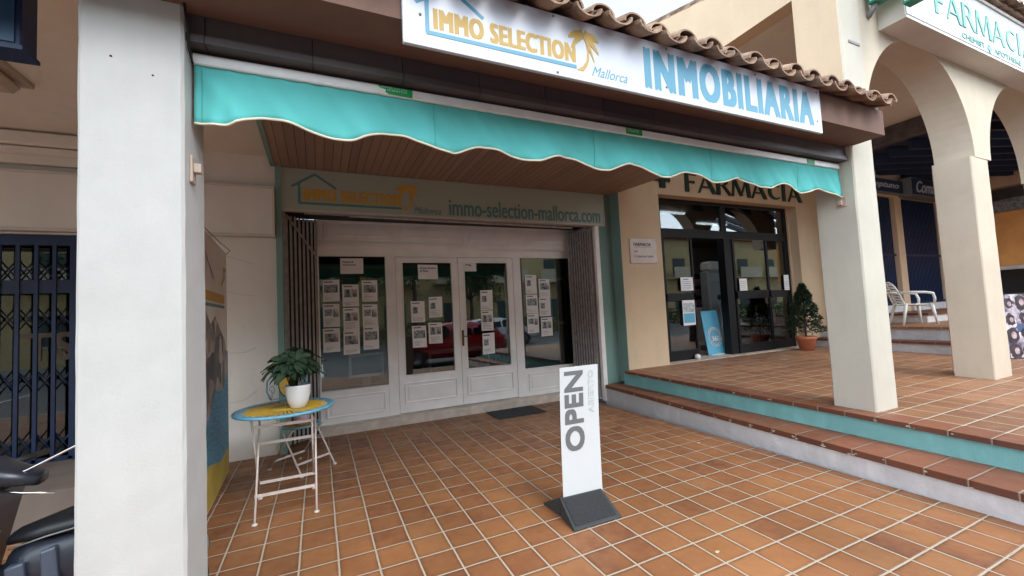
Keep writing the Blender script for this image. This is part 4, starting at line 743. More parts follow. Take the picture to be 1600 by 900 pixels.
# side gable facing the shop roof
gb = MB(); gz = lambda y: 5.30+(y-2.36)*.285
gb.add([(4.885, 2.75, 4.92), (4.885, 6.3, 4.92), (4.885, 6.3, gz(6.3)), (4.885, 2.75, gz(2.75)), (5.10, 2.75, 4.92), (5.10, 6.3, 4.92), (5.10, 6.3, gz(6.3)), (5.10, 2.75, gz(2.75))], [(0, 1, 2, 3), (4, 5, 6, 7), (0, 1, 5, 4), (3, 2, 6, 7), (0, 3, 7, 4), (1, 2, 6, 5)])
gb.box(4.885, 5.28, 2.33, 2.75, 3.4, 5.30); gb.build('gable_wall', 'ochre', ph)
ge = MB()
for i in range(12): y = 2.3+i*.36; barrel(ge, 4.97, y, gz(y)+.0, .40, .09, .7, .285)
ge.build('verge_tiles', 'roof', ph, fix=False)
ue = MB()
for i in range(42):
    x = 5.0+i*.215; barrel(ue, x, 1.98, 5.27, .5, .085, .8, .285); barrel(ue, x+.107, 1.96, 5.33, .5, .085, -.7, .285)
    ue.box(x-.11, x+.12, 2.45, 6, 5.3, 5.31) if 0 else None
ue.build('roof_tiles', 'roof', ph, fix=False)
MB().hexa([(4.9, 2.05, 5.25), (14.5, 2.05, 5.25), (14.5, 8, 6.95), (4.9, 8, 6.95), (4.9, 2.05, 5.29), (14.5, 2.05, 5.29), (14.5, 8, 6.99), (4.9, 8, 6.99)]).build('roof_deck', 'roof', ph)
# downstand and joists of the gallery roof
MB().box(7.9, 8.0, 2.76, 5.82, 4.02, 4.98).build('downstand_wall', 'neigh', ph) if 0 else None
MB().box(10.6, 10.8, 2.75, 6.3, 4.66, 5.0).build('cross_beam', 'weathered', ph)
js = MB(); ax = Vector((-.93, .37)); nx = Vector((.37, .93))
for i in range(16):
    c = Vector((13.0, 3.2))+nx*(i*.42-1.6); a = c+ax*2.35; b_ = c-ax*6
    js.hexa([(a.x-nx.x*.04, a.y-nx.y*.04, 4.45), (b_.x-nx.x*.04, b_.y-nx.y*.04, 4.45), (b_.x+nx.x*.04, b_.y+nx.y*.04, 4.45), (a.x+nx.x*.04, a.y+nx.y*.04, 4.45), (a.x-nx.x*.04, a.y-nx.y*.04, 4.65), (b_.x-nx.x*.04, b_.y-nx.y*.04, 4.65), (b_.x+nx.x*.04, b_.y+nx.y*.04, 4.65), (a.x+nx.x*.04, a.y+nx.y*.04, 4.65)])
js.build('ceiling_joists', 'beam_blue', ph)
MB().box(10.8, 24, 2.75, 9, 4.66, 4.75).build('gallery_ceiling', 'beam_blue', ph)
# black door frame
yf0, yf1 = 6.03, 6.09; m = MB()
m.box(5.74, 9.74, yf0, yf1, 3.575, 3.64); m.box(5.74, 9.74, yf0, yf1, 2.885, 3.055); m.box(5.74, 5.965, yf0, yf1, .51, 3.575); m.box(9.66, 9.74, yf0, yf1, .51, 3.575); m.box(7.61, 7.76, yf0, yf1, 3.055, 3.575)
m.box(7.61, 7.82, yf0-.03, yf1+.08, .51, 2.885); m.build('door_frame', 'black', ph, bevel=.003)
MB().box(9.74, 9.80, 6.0, 6.3, .51, 3.64).build('reveal', 'ochre', ph)
def door_leaf(a, b_, y, zr0, zr1, side=.06, nm='glazed_panel'):
    m = MB(); m.box(a, b_, y, y+.045, .515, .70); m.box(a, b_, y, y+.045, zr0, zr1); m.box(a, a+side, y, y+.045, .70, 2.885); m.box(b_-side, b_, y, y+.045, .70, 2.885)
    o = m.build(nm, 'black', ph, bevel=.003); g_ = MB(); g_.box(a+side, b_-side, y+.02, y+.026, .70, 2.885); g_.build('pane', 'glass2', o); return o
door_leaf(5.965, 6.75, 6.035, 1.64, 1.80, .05); door_leaf(7.83, 8.94, 5.98, 1.63, 1.80, .06, 'sliding_door'); door_leaf(8.90, 9.66, 6.035, 1.63, 1.79, .05)
g_ = MB(); g_.box(5.965, 7.61, 6.055, 6.06, 3.055, 3.575); g_.build('fanlight_pane', 'glass2', ph)
g_ = MB(); g_.box(7.76, 9.66, 6.055, 6.06, 3.055, 3.575); g_.build('fanlight_pane', 'glass2', ph)
m = MB(); m.box(5.6, 15.5, 11.5, 11.6, .5, 3.8); m.box(5.6, 5.73, 6.3, 11.5, .5, 3.8); m.box(15.4, 15.5, 6.3, 11.5, .5, 3.8); m.box(5.6, 15.5, 6.3, 11.5, 3.7, 3.8); m.box(9.81, 15.5, 6.301, 6.4, .5, 3.7); m.build('interior_wall', 'phin', ph)
MB().box(5.6, 15.5, 6.301, 11.5, .40, .511).build('interior_floor', 'marble', ph)
for x, y in ((6.6, 7.0), (9.0, 7.8), (10.6, 9.4)): MB().box(x, x+1.1, y, y+.07, 3.64, 3.68).build('ceiling_tube_light', 'tube', ph)
# items at the pharmacy
t = thing('display_shelves', 'dark product shelving standing inside the pharmacy left glass panel', 'shelving', (6.4, 6.5, .51))
m = MB(); m.box(6.2, 7.12, 6.45, 6.8, .51, 1.44); m.build('cabinet', 'black', t); MB().box(6.22, 7.10, 6.40, 6.445, .72, 1.42).build('packaging_display', 'bottle', t)
t = thing('wall_shelves', 'tall dark shelves of small packets at the back of the pharmacy', 'shelving', (8, 10.8, .51))
MB().box(8.6, 15.2, 10.7, 11.3, .51, 2.6).build('carcass', 'black', t)
for k in range(5): MB().box(8.65, 15.1, 10.66, 10.7, .75+.36*k, .98+.36*k).build('packet_row', 'bottle', t)
t = thing('counter', 'pale service counter inside the pharmacy doorway', 'counter', (9.2, 9, .51)); MB().box(8.4, 10.2, 8.7, 9.3, .51, 1.4).build('counter_front', 'trim', t); MB().box(8.35, 10.25, 8.65, 9.35, 1.4, 1.45).build('counter_top', 'white_metal', t)
t = thing('weighing_machine', 'tall grey public weighing machine inside the open pharmacy doorway', 'scales', (8.2, 6.85, .51))
m = MB(); m.bbox(7.98, 8.40, 6.75, 7.0, .62, 2.30, .03); m.build('column', 'grey_m', t); MB().bbox(7.93, 8.46, 6.55, 7.1, .512, .62, .02).build('platform', 'trimgrey', t); MB().box(8.03, 8.35, 6.74, 6.749, 2.35-.28, 2.24).build('display', 'led', t)
MB().bbox(8.01, 8.38, 6.72, 7.02, 2.30, 2.52, .05).build('head', 'white_metal', t); MB().lathe([(0, -.02), (.05, -.02), (.06, 0)], (8.27, 6.745, 1.70), 16, 'y').build('speaker', 'blackink', t); MB().tube([(8.23, 6.74, 1.6), (8.22, 6.68, 1.35), (8.25, 6.70, 1.1), (8.23, 6.74, .95)], .008).build('cable', 'plastic', t)
t = thing('floor_standee', 'light blue cardboard standee with 360 emblem leaning in the pharmacy doorway', 'standee', (7.3, 6.2, .51))
def sp(a, f): return (7.17+a*.50+.08*(1-f)*0+.01*(1-f), 6.20+.14*f, .515+.90*f)
m = MB(); m.add([sp(0, 0), sp(1, 0), sp(.97, 1), sp(.03, 1)]+[(x, y+.012, z) for x, y, z in (sp(0, 0), sp(1, 0), sp(.97, 1), sp(.03, 1))], [(0, 1, 2, 3), (7, 6, 5, 4), (0, 1, 5, 4), (1, 2, 6, 5), (2, 3, 7, 6), (3, 0, 4, 7)]); st = m.build('card', 'cyan', t)
def ring(par, a0, f0, r0, r1, mt, nm):
    b = MB(); n = 28; vs = []
    for i in range(n):
        c_, s_ = math.cos(2*math.pi*i/n), math.sin(2*math.pi*i/n)
        for r_ in (r0, r1): x, y, z = sp(a0+r_*c_/.5, f0+r_*s_/.9); vs.append((x, y-.004, z))
    b.add(vs, [(2*i, 2*i+1, (2*i+3) % (2*n), (2*i+2) % (2*n)) for i in range(n)]); b.build(nm, mt, par)
ring(st, .55, .40, .15, .20, 'white_metal', 'printed_ring'); ring(st, .55, .40, .165, .185, 'dblue', 'printed_ring'); ring(st, .55, .40, .0, .12, 'tblue', 'printed_disc')
b = text_mb('360', 7.35, 7.57, .79, .89, 6.236, .002, fat=.003); b.v = [(x, 6.20+.14*(z-.515)/.9-.008+(y-6.236), z) for x, y, z in b.v]; b.build('lettering', 'white_metal', st)
MB().bbox(7.21, 7.60, 6.16, 6.20, .512, .53, .006).build('foot', 'white_metal', t)
MB().lathe([(0, 0), (.045, 0), (.06, .04), (.05, .085), (0, .10)], (6.62, 5.98, .512), 16).build('door_stop', 'plastic', label='small round white door stop at foot of the left glass panel', cat='door stop')
MB().box(6.352, 6.676, 6.014, 6.017, 1.84, 2.10).build('paper_notice', 'paper', label='white notice with blue text on the left pharmacy glass, above the rail', cat='notice')
o = MB().box(6.352, 6.672, 6.012, 6.015, 1.17, 1.655); o = o.build('paper_poster', 'paper', label='small white and teal poster on the left pharmacy glass, below the rail', cat='poster')
MB().box(6.37, 6.655, 6.009, 6.011, 1.22, 1.40).build('printed_band', 'cyan', o); MB().box(6.37, 6.655, 6.009, 6.011, 1.42, 1.60).build('printed_picture', picture('pale_print', [srgb(200, 210, 214), srgb(150, 160, 168), srgb(225, 225, 225)], 20), o)
for nm, (a, b_, c, d), lb in (('n', (7.93, 8.16, 1.80, 2.05), 'white notice on the sliding pharmacy door pane'), ('m', (9.48, 9.65, 1.78, 2.12), 'tall pale sheet at the right edge of the pharmacy glass')):
    o = MB().box(a, b_, 5.955 if nm == 'n' else 6.02, 5.958 if nm == 'n' else 6.023, c, d).build('paper_notice', 'paper', label=lb, cat='notice')
    l = MB(); y = (5.955 if nm == 'n' else 6.02)-.001
    for k in range(5): l.box(a+.02, b_-.03, y-.001, y, c+.03+k*.04, c+.036+k*.04)
    l.build('printed_text', 'ink', o)
o = [x for x in sc.objects if x.get('label', '').startswith('white notice with blue')][0]
l = MB()
for k in range(5): l.box(6.39, 6.60+.01*(k % 3), 6.0115, 6.0135, 1.87+k*.035, 1.877+k*.035)
l.box(6.42, 6.56, 6.0115, 6.0135, 2.055, 2.07); l.build('printed_text', 'cyan_d', o)
# lettering on the wall
wl = thing('wall_lettering', 'dark green raised capitals reading FARMACIA on the wall above the pharmacy door', 'lettering', (8, 5.8, 3.73))
for g_ in flared('FARMACIA', 6.42, 10.0, 3.735, 4.11, 5.79, .03): g_.build('letter', 'dgreen', wl)
m = MB(); m.box(5.78, 5.92, 5.79, 5.82, 3.76, 4.14); m.box(5.66, 5.78, 5.79, 5.82, 3.88, 4.02); m.box(5.92, 6.04, 5.79, 5.82, 3.88, 4.02); m.build('wall_cross', 'dgreen', label='dark green cross on the wall left of the raised pharmacy lettering', cat='cross emblem')
pl = thing('wall_plaque', 'square pinkish marble plaque screwed to the cream wall left of the pharmacy door', 'plaque', (5.3, 5.8, 2.35))
MB().bbox(4.985, 5.60, 5.80, 5.818, 2.345, 2.785, .004).build('plate', 'plaque', pl)
text_mb('FARMACIA', 5.07, 5.47, 2.655, 2.71, 5.7975, .001, fat=.002).build('lettering', 'blackink', pl); MB().box(5.07, 5.48, 5.7975, 5.799, 2.632, 2.637).build('rule', 'ink', pl)
text_mb('Lda.', 5.07, 5.16, 2.545, 2.58, 5.7975, .001).build('lettering', 'blackink', pl); text_mb('C. Asuncion Carrio', 5.08, 5.50, 2.45, 2.495, 5.7975, .001).build('lettering', 'blackink', pl)
for x in (5.01, 5.575):
    for z in (2.37, 2.76): MB().lathe([(0, -.002), (.007, -.002), (.008, 0)], (x, 5.799, z), 8, 'y').build('screw', 'trimgrey', pl)
# light-box sign
lb = thing('lightbox_sign', 'long white light box sign with green pharmacy lettering above the arches', 'sign', (8, 2.2, 4.5))
MB().box(5.70, 12.0, 2.10, 2.343, 4.50, 4.53).build('underside', 'trim', lb); MB().box(5.70, 12.0, 2.108, 2.343, 4.53, 5.19).build('casing', 'trim', lb)
MB().box(5.72, 11.98, 2.10, 2.107, 4.545, 5.17).build('sign_face', 'sign_white', lb); MB().box(5.68, 12.02, 2.09, 2.343, 5.19, 5.23).build('top_trim', 'trim', lb)
for g_ in flared('FARMACIA', 6.37, 9.20, 4.72, 5.03, 2.094, .004): g_.build('letter', 'sgreen', lb)
text_mb('CHEMIST', 6.99, 7.60, 4.572, 4.642, 2.094, .004).build('lettering', 'sgreen', lb); text_mb('APOTHEKE', 7.88, 8.72, 4.572, 4.642, 2.094, .004).build('lettering', 'sgreen', lb)
m = MB(); m.box(7.725, 7.765, 2.094, 2.098, 4.545, 4.655); m.box(7.69, 7.725, 2.094, 2.098, 4.58, 4.62); m.box(7.765, 7.80, 2.094, 2.098, 4.58, 4.62); m.build('cross_emblem', 'sgreen', lb)
gc = thing('pharmacy_cross', 'green projecting pharmacy cross sign at the top edge above the first arch', 'sign', (5.5, 2.0, 4.5))
m = MB(); m.box(5.43, 5.57, 1.78, 2.02, 4.50, 4.70); m.box(5.43, 5.57, 1.50, 2.30, 4.70, 4.96); m.box(5.43, 5.57, 1.78, 2.02, 4.96, 5.20); m.build('casing', 'crossg', gc, bevel=.01)
m = MB(); m.box(5.424, 5.428, 1.80, 2.0, 4.52, 4.70); m.box(5.424, 5.428, 1.52, 2.28, 4.72, 4.94); m.build('led_face', 'led', gc)
MB().tube([(5.5, 2.25, 4.72), (5.5, 2.34, 4.60)], .03).build('bracket', 'trimgrey', gc)
MB().box(5.02, 5.22, 2.312, 2.319, 4.20, 4.225).build('wall_fitting', 'trimgrey', label='short broken fitting on the pale pier below the green cross', cat='fitting')

# potted conifer
cp = thing('potted_conifer', 'small dark conifer in a terracotta pot right of the pharmacy door', 'potted plant', (9.22, 5.52, .5))
cx, cy, cz = 9.22, 5.50, .50
MB().lathe([(0, 0), (.13, 0), (.17, .22), (.19, .23), (.195, .29), (.175, .29), (.165, .25), (0, .25)], (cx, cy, cz), 28).build('pot', 'clay', cp)
MB().tube([(cx, cy, cz+.22), (cx+.01, cy, cz+.6), (cx, cy, cz+1.3)], [.02, .016, .005]).build('trunk', 'bark', cp)
fo = MB(); rr = random.Random(5)
for i in range(3200):
    f = rr.random()**.75; z = cz+.34+f*1.03; rad = (.34*(1-f)**.75)*(rr.uniform(.45, 1.08))*(1+.14*math.sin(f*26)); a = rr.uniform(0, 6.283)
    x, y = cx+rad*math.cos(a), cy+rad*math.sin(a); l_ = rr.uniform(.03, .065)
    for k in range(3):
        d = Vector((math.cos(a+rr.uniform(-.9, .9)), math.sin(a+rr.uniform(-.9, .9)), rr.uniform(-.2, .8))).normalized(); u = d.cross(Vector((rr.uniform(-1, 1), rr.uniform(-1, 1), 1))).normalized()*.011; p = Vector((x, y, z))
        fo.add([p-u*.5, p+d*l_*.5-u, p+d*l_, p+d*l_*.5+u], [(0, 1, 2, 3)])
fo.build('foliage', 'needle', cp, fix=False)

# monobloc chair on the gallery
ch = thing('plastic_armchair', 'white plastic garden armchair standing on the upper step behind the arches', 'chair', local=True)
def arc(pts, r, n=8): 
    b = MB(); b.tube(pts, r, n); return b
s_ = MB(); vs = []
for i in range(9):
    for j in range(9): u, v = -1+i/4, -1+j/4; vs.append((u*.22*(1-.05*(v+1)), v*.22, .42-.02*(1-u*u)-.01*v))
s_.add(vs, [(i*9+j, i*9+j+1, (i+1)*9+j+1, (i+1)*9+j) for i in range(8) for j in range(8)], True); so_ = s_.build('seat', 'plastic', ch); so_.modifiers.new('t', 'SOLIDIFY').thickness = .02
def bk(u, v): # u -1..1 across, v 0..1 up ; back leans to -y
    w_ = .20*(1-.05*v)*math.sqrt(max(0, 1-max(0, v-.55)**2/.21)) ; return Vector((u*w_, -.22-.16*v-.04*(1-u*u), .40+.48*v))
b = MB()
edge = [bk(-1, v/12) for v in range(13)]+[bk(1, v/12) for v in range(12, -1, -1)]
b.tube(edge, .016, 6)
for k in range(7):
    v = .10+.125*k; b.tube([bk(u, min(1, v+.06*(1-abs(u)))) for u in (-.97, -.6, -.3, 0)], .021, 6); b.tube([bk(u, min(1, v+.06*(1-abs(u)))) for u in (0, .3, .6, .97)], .021, 6)
b.tube([bk(0, v/8) for v in range(9)], .016, 6); b.build('backrest', 'plastic', ch)
for sx in (-1, 1):
    b = MB(); b.tube([bk(sx*.98, .55), (sx*.27, -.12, .66), (sx*.28, .10, .645), (sx*.275, .21, .62), (sx*.26, .24, .52), (sx*.25, .235, .42)], [.018, .024, .026, .026, .024, .022], 8); b.build('armrest', 'plastic', ch)
    b = MB(); b.tube([(sx*.22, .20, .43), (sx*.26, .25, 0)], [.034, .02], 6); b.build('leg', 'plastic', ch)
    b = MB(); b.tube([(sx*.20, -.20, .43), (sx*.25, -.30, 0)], [.034, .02], 6); b.build('leg', 'plastic', ch)
ch.location = (11.05, 4.45, .936); ch.rotation_euler = (0, 0, R(-132))

# gallery shops behind
gs = thing('gallery_shops', 'peach walled shops with dark gates at the back of the raised gallery', 'building', (14, 5.4, 1.1))
w = MB(); w.box(10.6, 11.99, 5.36, 5.8, .9, 4.7); w.box(12.95, 13.25, 5.36, 5.8, .9, 4.7); w.box(11.99, 12.95, 5.36, 5.8, 3.95, 4.7); w.box(13.25, 15.2, 5.36, 5.8, 3.98, 4.7); w.box(15.2, 24, 5.36, 5.8, .9, 4.7); w.build('wall', 'peach', gs)
w = MB(); w.box(11.99, 12.95, 5.34, 5.5, .94, 1.30); w.box(13.25, 15.2, 5.3, 5.5, .94, 1.30); w.build('sill', 'riser', gs)
for a, b_ in ((11.99, 12.95), (13.25, 15.2)):
    m = MB(); n = int((b_-a)/.07)
    for i in range(n): m.box(a+i*.07, a+i*.07+.022, 5.42, 5.44, 1.30, 3.95)
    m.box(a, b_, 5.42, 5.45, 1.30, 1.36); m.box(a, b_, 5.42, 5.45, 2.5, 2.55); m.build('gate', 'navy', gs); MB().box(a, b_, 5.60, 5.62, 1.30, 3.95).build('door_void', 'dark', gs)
for (a, b_, y, z0, z1_, tx, ta, tb), lbl in (((11.6, 13.12, 5.25, 3.99, 4.33, 'Neptuno', 11.55, 12.95), 'dark blue shop sign with script ending in tuno at the gallery'), ((13.18, 14.9, 5.10, 3.95, 4.40, 'Comas', 13.40, 14.50), 'dark blue shop sign with script beginning Com at the gallery, nearer the pier')):
    t = thing('shop_sign', lbl, 'sign', ((a+b_)/2, y, z0), 'blue script signs over the gallery shops'); MB().box(a, b_, y, 5.36, z0, z1_).build('casing', 'trimgrey', t); MB().box(a+.04, b_, y-.01, y-.001, z0+.03, z1_-.02).build('sign_face', 'navy', t); text_mb(tx, ta, tb, z0+.09, z1_-.07, y-.016, .006, shear=.4, fat=.008).build('lettering', 'sign_white', t)
# orange shopfront far right
og = thing('arched_shopfront', 'peach shopfront with orange panel and dark opening seen through the second arch', 'building', (17, 4, .9))
rr_ = lambda b, *a: b.box(*a)
m = MB(); m.box(16.2, 16.6, 2.9, 5.36, 4.2, 4.7); m.box(16.2, 16.6, 5.0, 5.36, .5, 4.2); m.build('wall', 'peach', og)
MB().box(16.22, 16.5, 1.6, 5.0, 2.15, 3.55).build('orange_panel', 'orange', og); m = MB(); vs = []
n = 10
for i in range(n+1):
    a = math.pi*i/n; vs += [(16.15, 3.9-1.35*math.cos(a)*1.0, 3.55+.32*math.sin(a)**.6)]
m.prism([(y, z) for x, y, z in vs], 16.1, 16.5, 'yz'); m.build('scalloped_canopy', 'greystone', og)
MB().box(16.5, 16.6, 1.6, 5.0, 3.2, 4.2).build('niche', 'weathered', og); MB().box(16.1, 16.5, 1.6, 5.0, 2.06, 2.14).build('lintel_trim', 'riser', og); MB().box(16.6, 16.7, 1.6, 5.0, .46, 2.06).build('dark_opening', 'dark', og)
po = thing('hairdresser_poster', 'board printed with rows of hairstyle photos standing behind the right hand pier', 'poster board', local=True)
MB().box(0, 1.15, 0, .03, 0, 1.05).build('board', 'black', po); MB().box(.01, 1.14, -.004, -.001, .02, 1.03).build('printed_photos', 'photo2', po); 
fcs = MB(); hrs = MB(); rn = random.Random(11)
for i in range(5):
    for j in range(4):
        cx_, cz_ = .11+i*.23+rn.uniform(-.02, .02), .14+j*.255+rn.uniform(-.015, .015); k = rn.uniform(.8, 1.15); hr = [(.085*k*rn.uniform(.85, 1.15)*math.cos(2*math.pi*q/18), .10*k*rn.uniform(.9, 1.1)*math.sin(2*math.pi*q/18)) for q in range(18)]
        sd_ = rn.choice((.7, 1, 1.3)); hrs.prism([(cx_+a+rn.uniform(-.012, .012), cz_+(c if c > 0 else c*sd_)+rn.uniform(-.01, .01)) for a, c in hr], -.008, -.005); fcs.prism([(cx_+.012+.036*k*math.cos(2*math.pi*q/14), cz_-.014+.05*k*math.sin(2*math.pi*q/14)) for q in range(14)], -.012, -.009)
fcs.build('printed_faces', mat('face_print', srgb(176, 152, 156), .5, .5, 18), po); hrs.build('printed_hair', mat('hair_print', srgb(60, 50, 56), .5, .7, 14), po)
po.location = (9.95, 2.86, .452); po.rotation_euler = (R(-4), 0, R(-25))
MB().prism([(15.9, 2.06), (15.9, .5), (15.7, .5)], 3.0, 3.02).build('easel', 'white_metal', label='pale leaning panel in the dark opening under the orange panel', cat='easel')

# ================================================================== PATIO OBJECTS
# round bistro table
TX, TY, TZ, TR = -.29, 4.32, .845, .40
tb = thing('bistro_table', 'round folding metal table with a yellow sunburst top and light blue rim', 'table', (TX, TY, 0))
b = MB(); n = 56
b.lathe([(TR-.02, -.012), (TR, -.010), (TR+.003, 0), (TR, .010), (TR-.03, .010), (TR-.055, .006)], (TX, TY, TZ), n); rim = b.build('rim', 'tblue', tb)
b = MB(); rnd = random.Random(2); c0 = Vector((TX, TY, TZ))
nr = 52
for i in range(nr):     # sunburst rays: tapering flat bars, gaps between
    a0 = 2*math.pi*(i+.18)/nr; a1 = 2*math.pi*(i+.82)/nr; ln = TR-.075+.022*(i % 2)
    P = lambda r_, a: (TX+r_*math.cos(a), TY+r_*math.sin(a))
    b.prism([P(.10, a0+.02), P(ln*.85, a0), P(ln, (a0+a1)/2), P(ln*.85, a1), P(.10, a1-.02)], TZ+.001, TZ+.006, 'xy')
b.lathe([(0, .007), (.13, .007), (.135, .001)], (TX, TY, TZ), 40); b.build('sunburst_top', 'yellow', tb)
b = MB()
for i in range(26):
    a = 2*math.pi*i/26
    for s in (-1, 1):
        b.tube([(TX+(TR-.085)*math.cos(a), TY+(TR-.085)*math.sin(a), TZ+.003), (TX+(TR-.05)*math.cos(a+s*.06), TY+(TR-.05)*math.sin(a+s*.06), TZ+.003), (TX+(TR-.02)*math.cos(a+s*.12), TY+(TR-.02)*math.sin(a+s*.12), TZ+.003)], .004, 5)
b.build('openwork_rim', 'tblue', tb)
# crossing legs (two U frames)
def bar(par, p, q, r, nm, m='iron', n=8): b = MB(); b.tube([p, q], r, n); return b.build(nm, m, par)
zt = TZ-.02
xl, xr = TX-.225, TX+.225
F0, F1 = 4.03, 4.60          # foot rows (near, far)
for x in (xl, xr):
    for (y0, y1, nm) in ((F0, 4.50, 'leg'), (F1, 4.12, 'leg')):
        b = MB(); xx = x+(.012 if y0 == F0 else -.012)
        b.tube([(xx, y0, .012), (xx, y1, zt)], .0085, 8); lg = b.build('leg', 'iron', tb)
        MB().lathe([(0, 0), (.022, 0), (.022, .012), (.01, .02), (0, .02)], (xx, y0, .001), 14).build('foot', 'iron', lg)
lerp = lambda y0, y1, z: y0+(y1-y0)*z/zt
for (y0, y1, z) in ((F0, 4.50, .19), (F1, 4.12, .18), (F0, 4.50, .56), (F1, 4.12, .74)):
    y = lerp(y0, y1, z); b = MB(); b.box(xl, xr, y-.005, y+.005, z-.012, z+.012); b.build('stretcher', 'iron', tb)
for y in (4.12, 4.50): MB().box(xl-.02, xr+.02, y-.01, y+.01, zt-.012, zt+.006).build('top_rail', 'iron', tb)
# white pot with leafy plant on the table
def leafy(root, cx, cy, z0, R0, hgt, nwh, seed, stems=7, lw=.028):
    rn = random.Random(seed); f = MB(); s = MB()
    for i in range(nwh):
        a = rn.uniform(0, 6.283); fr_ = math.sqrt(rn.random()); rad = R0*fr_*.62; z = z0+hgt*(.40+.5*rn.random()*(1-.35*fr_))
        p = Vector((cx+rad*math.cos(a), cy+rad*math.sin(a), z))
        if i % 2 == 0: s.tube([(cx+.02*math.cos(a), cy+.02*math.sin(a), z0-.02), (cx+rad*.4*math.cos(a), cy+rad*.4*math.sin(a), (z0+z)/2+.02), p], [.005, .004, .002], 5)
        k = rn.randint(5, 7); t0 = rn.uniform(0, 6.283)
        ax_ = Vector((math.cos(a)*.8*fr_, math.sin(a)*.8*fr_, 1)).normalized(); u = ax_.orthogonal().normalized(); v = ax_.cross(u)
        for j in range(k):
            t = t0+6.283*j/k; d = (u*math.cos(t)+v*math.sin(t))*.9+ax_*rn.uniform(-.2, .55); d.normalize(); ln = R0*rn.uniform(.42, .62); w_ = lw*rn.uniform(.8, 1.15)
            sd_ = d.cross(ax_).normalized(); vs = []
            for q, ww, dr in ((0, .12, 0), (.3, .8, .02), (.6, 1, -.02), (.85, .55, -.09), (1, .02, -.16)):
                c = p+d*ln*q+Vector((0, 0, dr*ln*1.6)); vs += [c-sd_*w_*ww+ax_*.004, c-ax_*.003, c+sd_*w_*ww+ax_*.004]
            f.add(vs, [(3*q, 3*q+1, 3*q+4, 3*q+3) for q in range(4)]+[(3*q+1, 3*q+2, 3*q+5, 3*q+4) for q in range(4)], True)
    s.build('stems', 'stem', root); f.build('foliage', 'leaf', root, fix=False)
px_, py_, pz_ = -.183, 4.24, TZ+.008
pp = thing('potted_plant', 'glossy leafy plant in a smooth white pot on the round yellow table', 'potted plant', (px_, py_, pz_))
MB().lathe([(0, 0), (.056, 0), (.062, .004), (.086, .06), (.099, .12), (.102, .18), (.104, .20), (.098, .20), (.095, .175), (0, .175)], (px_, py_, pz_), 36).build('pot', 'pot', pp)
MB().lathe([(0, 0), (.089, 0)], (px_, py_, pz_+.177), 24).build('soil', 'soil', pp)
leafy(pp, px_-.03, py_, pz_+.17, .25, .36, 50, 4, lw=.033)
# folding chair behind the table
bc = thing('bistro_chair', 'folding metal chair with round yellow and blue scrollwork back behind the table', 'chair', local=True)
b = MB(); b.lathe([(.17, -.008), (.19, -.006), (.195, 0), (.19, .006), (.165, .006)], (0, 0, .45), 40); b.build('seat_rim', 'tblue', bc)
b = MB(); b.lathe([(0, .003), (.168, .003), (.168, -.003)], (0, 0, .45), 36); b.build('seat', mat('dull_yellow_enamel', srgb(150, 124, 70), .5, .2, 20), bc)
for sx in (-.19, .19):
    b = MB(); b.tube([(sx, -.26, .005), (sx, -.06, .30), (sx*.98, .16, .62), (sx*.95, .19, .80)], .0085, 8); l_ = b.build('leg', 'iron', bc)
    MB().lathe([(0, 0), (.02, 0), (.018, .014), (0, .016)], (sx, -.26, 0), 10).build('foot', 'iron', l_)
    b = MB(); b.tube([(sx*.9, .26, .005), (sx*.9, .02, .30), (sx*.9, -.12, .44)], .0085, 8); l_ = b.build('leg', 'iron', bc)
    MB().lathe([(0, 0), (.02, 0), (.018, .014), (0, .016)], (sx*.9, .26, 0), 10).build('foot', 'iron', l_)
for y, z in ((-.19, .11), (.18, .10)): MB().box(-.18, .18, y-.005, y+.005, z-.01, z+.01).build('stretcher', 'iron', bc)
# back: heart shaped scroll frame with a yellow oval panel
yb = .19
def curve(pts, m, nm, r=.007): b = MB(); b.tube([(x, yb+.05*(z-.6), z) for x, z in pts], r, 7); b.build(nm, m, bc)
out = [(-.19, .74), (-.225, .83), (-.215, .93), (-.16, 1.00), (-.10, 1.02), (-.06, 1.07), (0, 1.10), (.06, 1.07), (.10, 1.02), (.16, 1.00), (.215, .93), (.225, .83), (.19, .74)]
curve(out, 'tblue', 'back_frame', .009); curve([(-.19, .74), (0, .72), (.19, .74)], 'tblue', 'back_rail')
for s in (-1, 1):
    sp_ = [(s*(.13+(.055*(1-k/16))*math.cos(k*.62)), .955+(.055*(1-k/16))*math.sin(k*.62)) for k in range(16)]; curve(sp_, 'tblue', 'scroll', .006)
    sp_ = [(s*(.165+.035*(1-k/18)*math.cos(k*.5)), .83+.06*(1-k/18)*math.sin(k*.5)) for k in range(16)]; curve(sp_, 'tblue', 'scroll', .005)
b = MB(); n = 28; b.add([(.092*math.cos(2*math.pi*i/n), yb+.05*(.25+.12*math.sin(2*math.pi*i/n)), .875+.13*math.sin(2*math.pi*i/n)) for i in range(n)]+[(.092*math.cos(2*math.pi*i/n), yb+.008+.05*(.25+.12*math.sin(2*math.pi*i/n)), .875+.13*math.sin(2*math.pi*i/n)) for i in range(n)], [tuple(range(n)), tuple(reversed(range(n, 2*n)))]+[(i, (i+1) % n, n+(i+1) % n, n+i) for i in range(n)]); b.build('back_panel', 'yellow', bc)
curve([(.098*math.cos(2*math.pi*i/n), .875+.137*math.sin(2*math.pi*i/n)) for i in range(n+1)], 'dblue', 'panel_rim', .007)
bc.location = (-.21, 5.34, 0); bc.rotation_euler = (0, 0, R(38)); bc.scale = (1.08, 1.08, 1.04)
b = MB(); lx, ly = -.20, 5.30
b.lathe([(0, 0), (.06, 0), (.08, .05), (.09, .13), (.082, .13), (0, .11)], (lx, ly, .476), 24); b.build('flower_pot', mat('lilac_pot', srgb(176, 158, 168), .5, .05), label='small lilac grey pot standing on the folding chair seat', cat='pot')

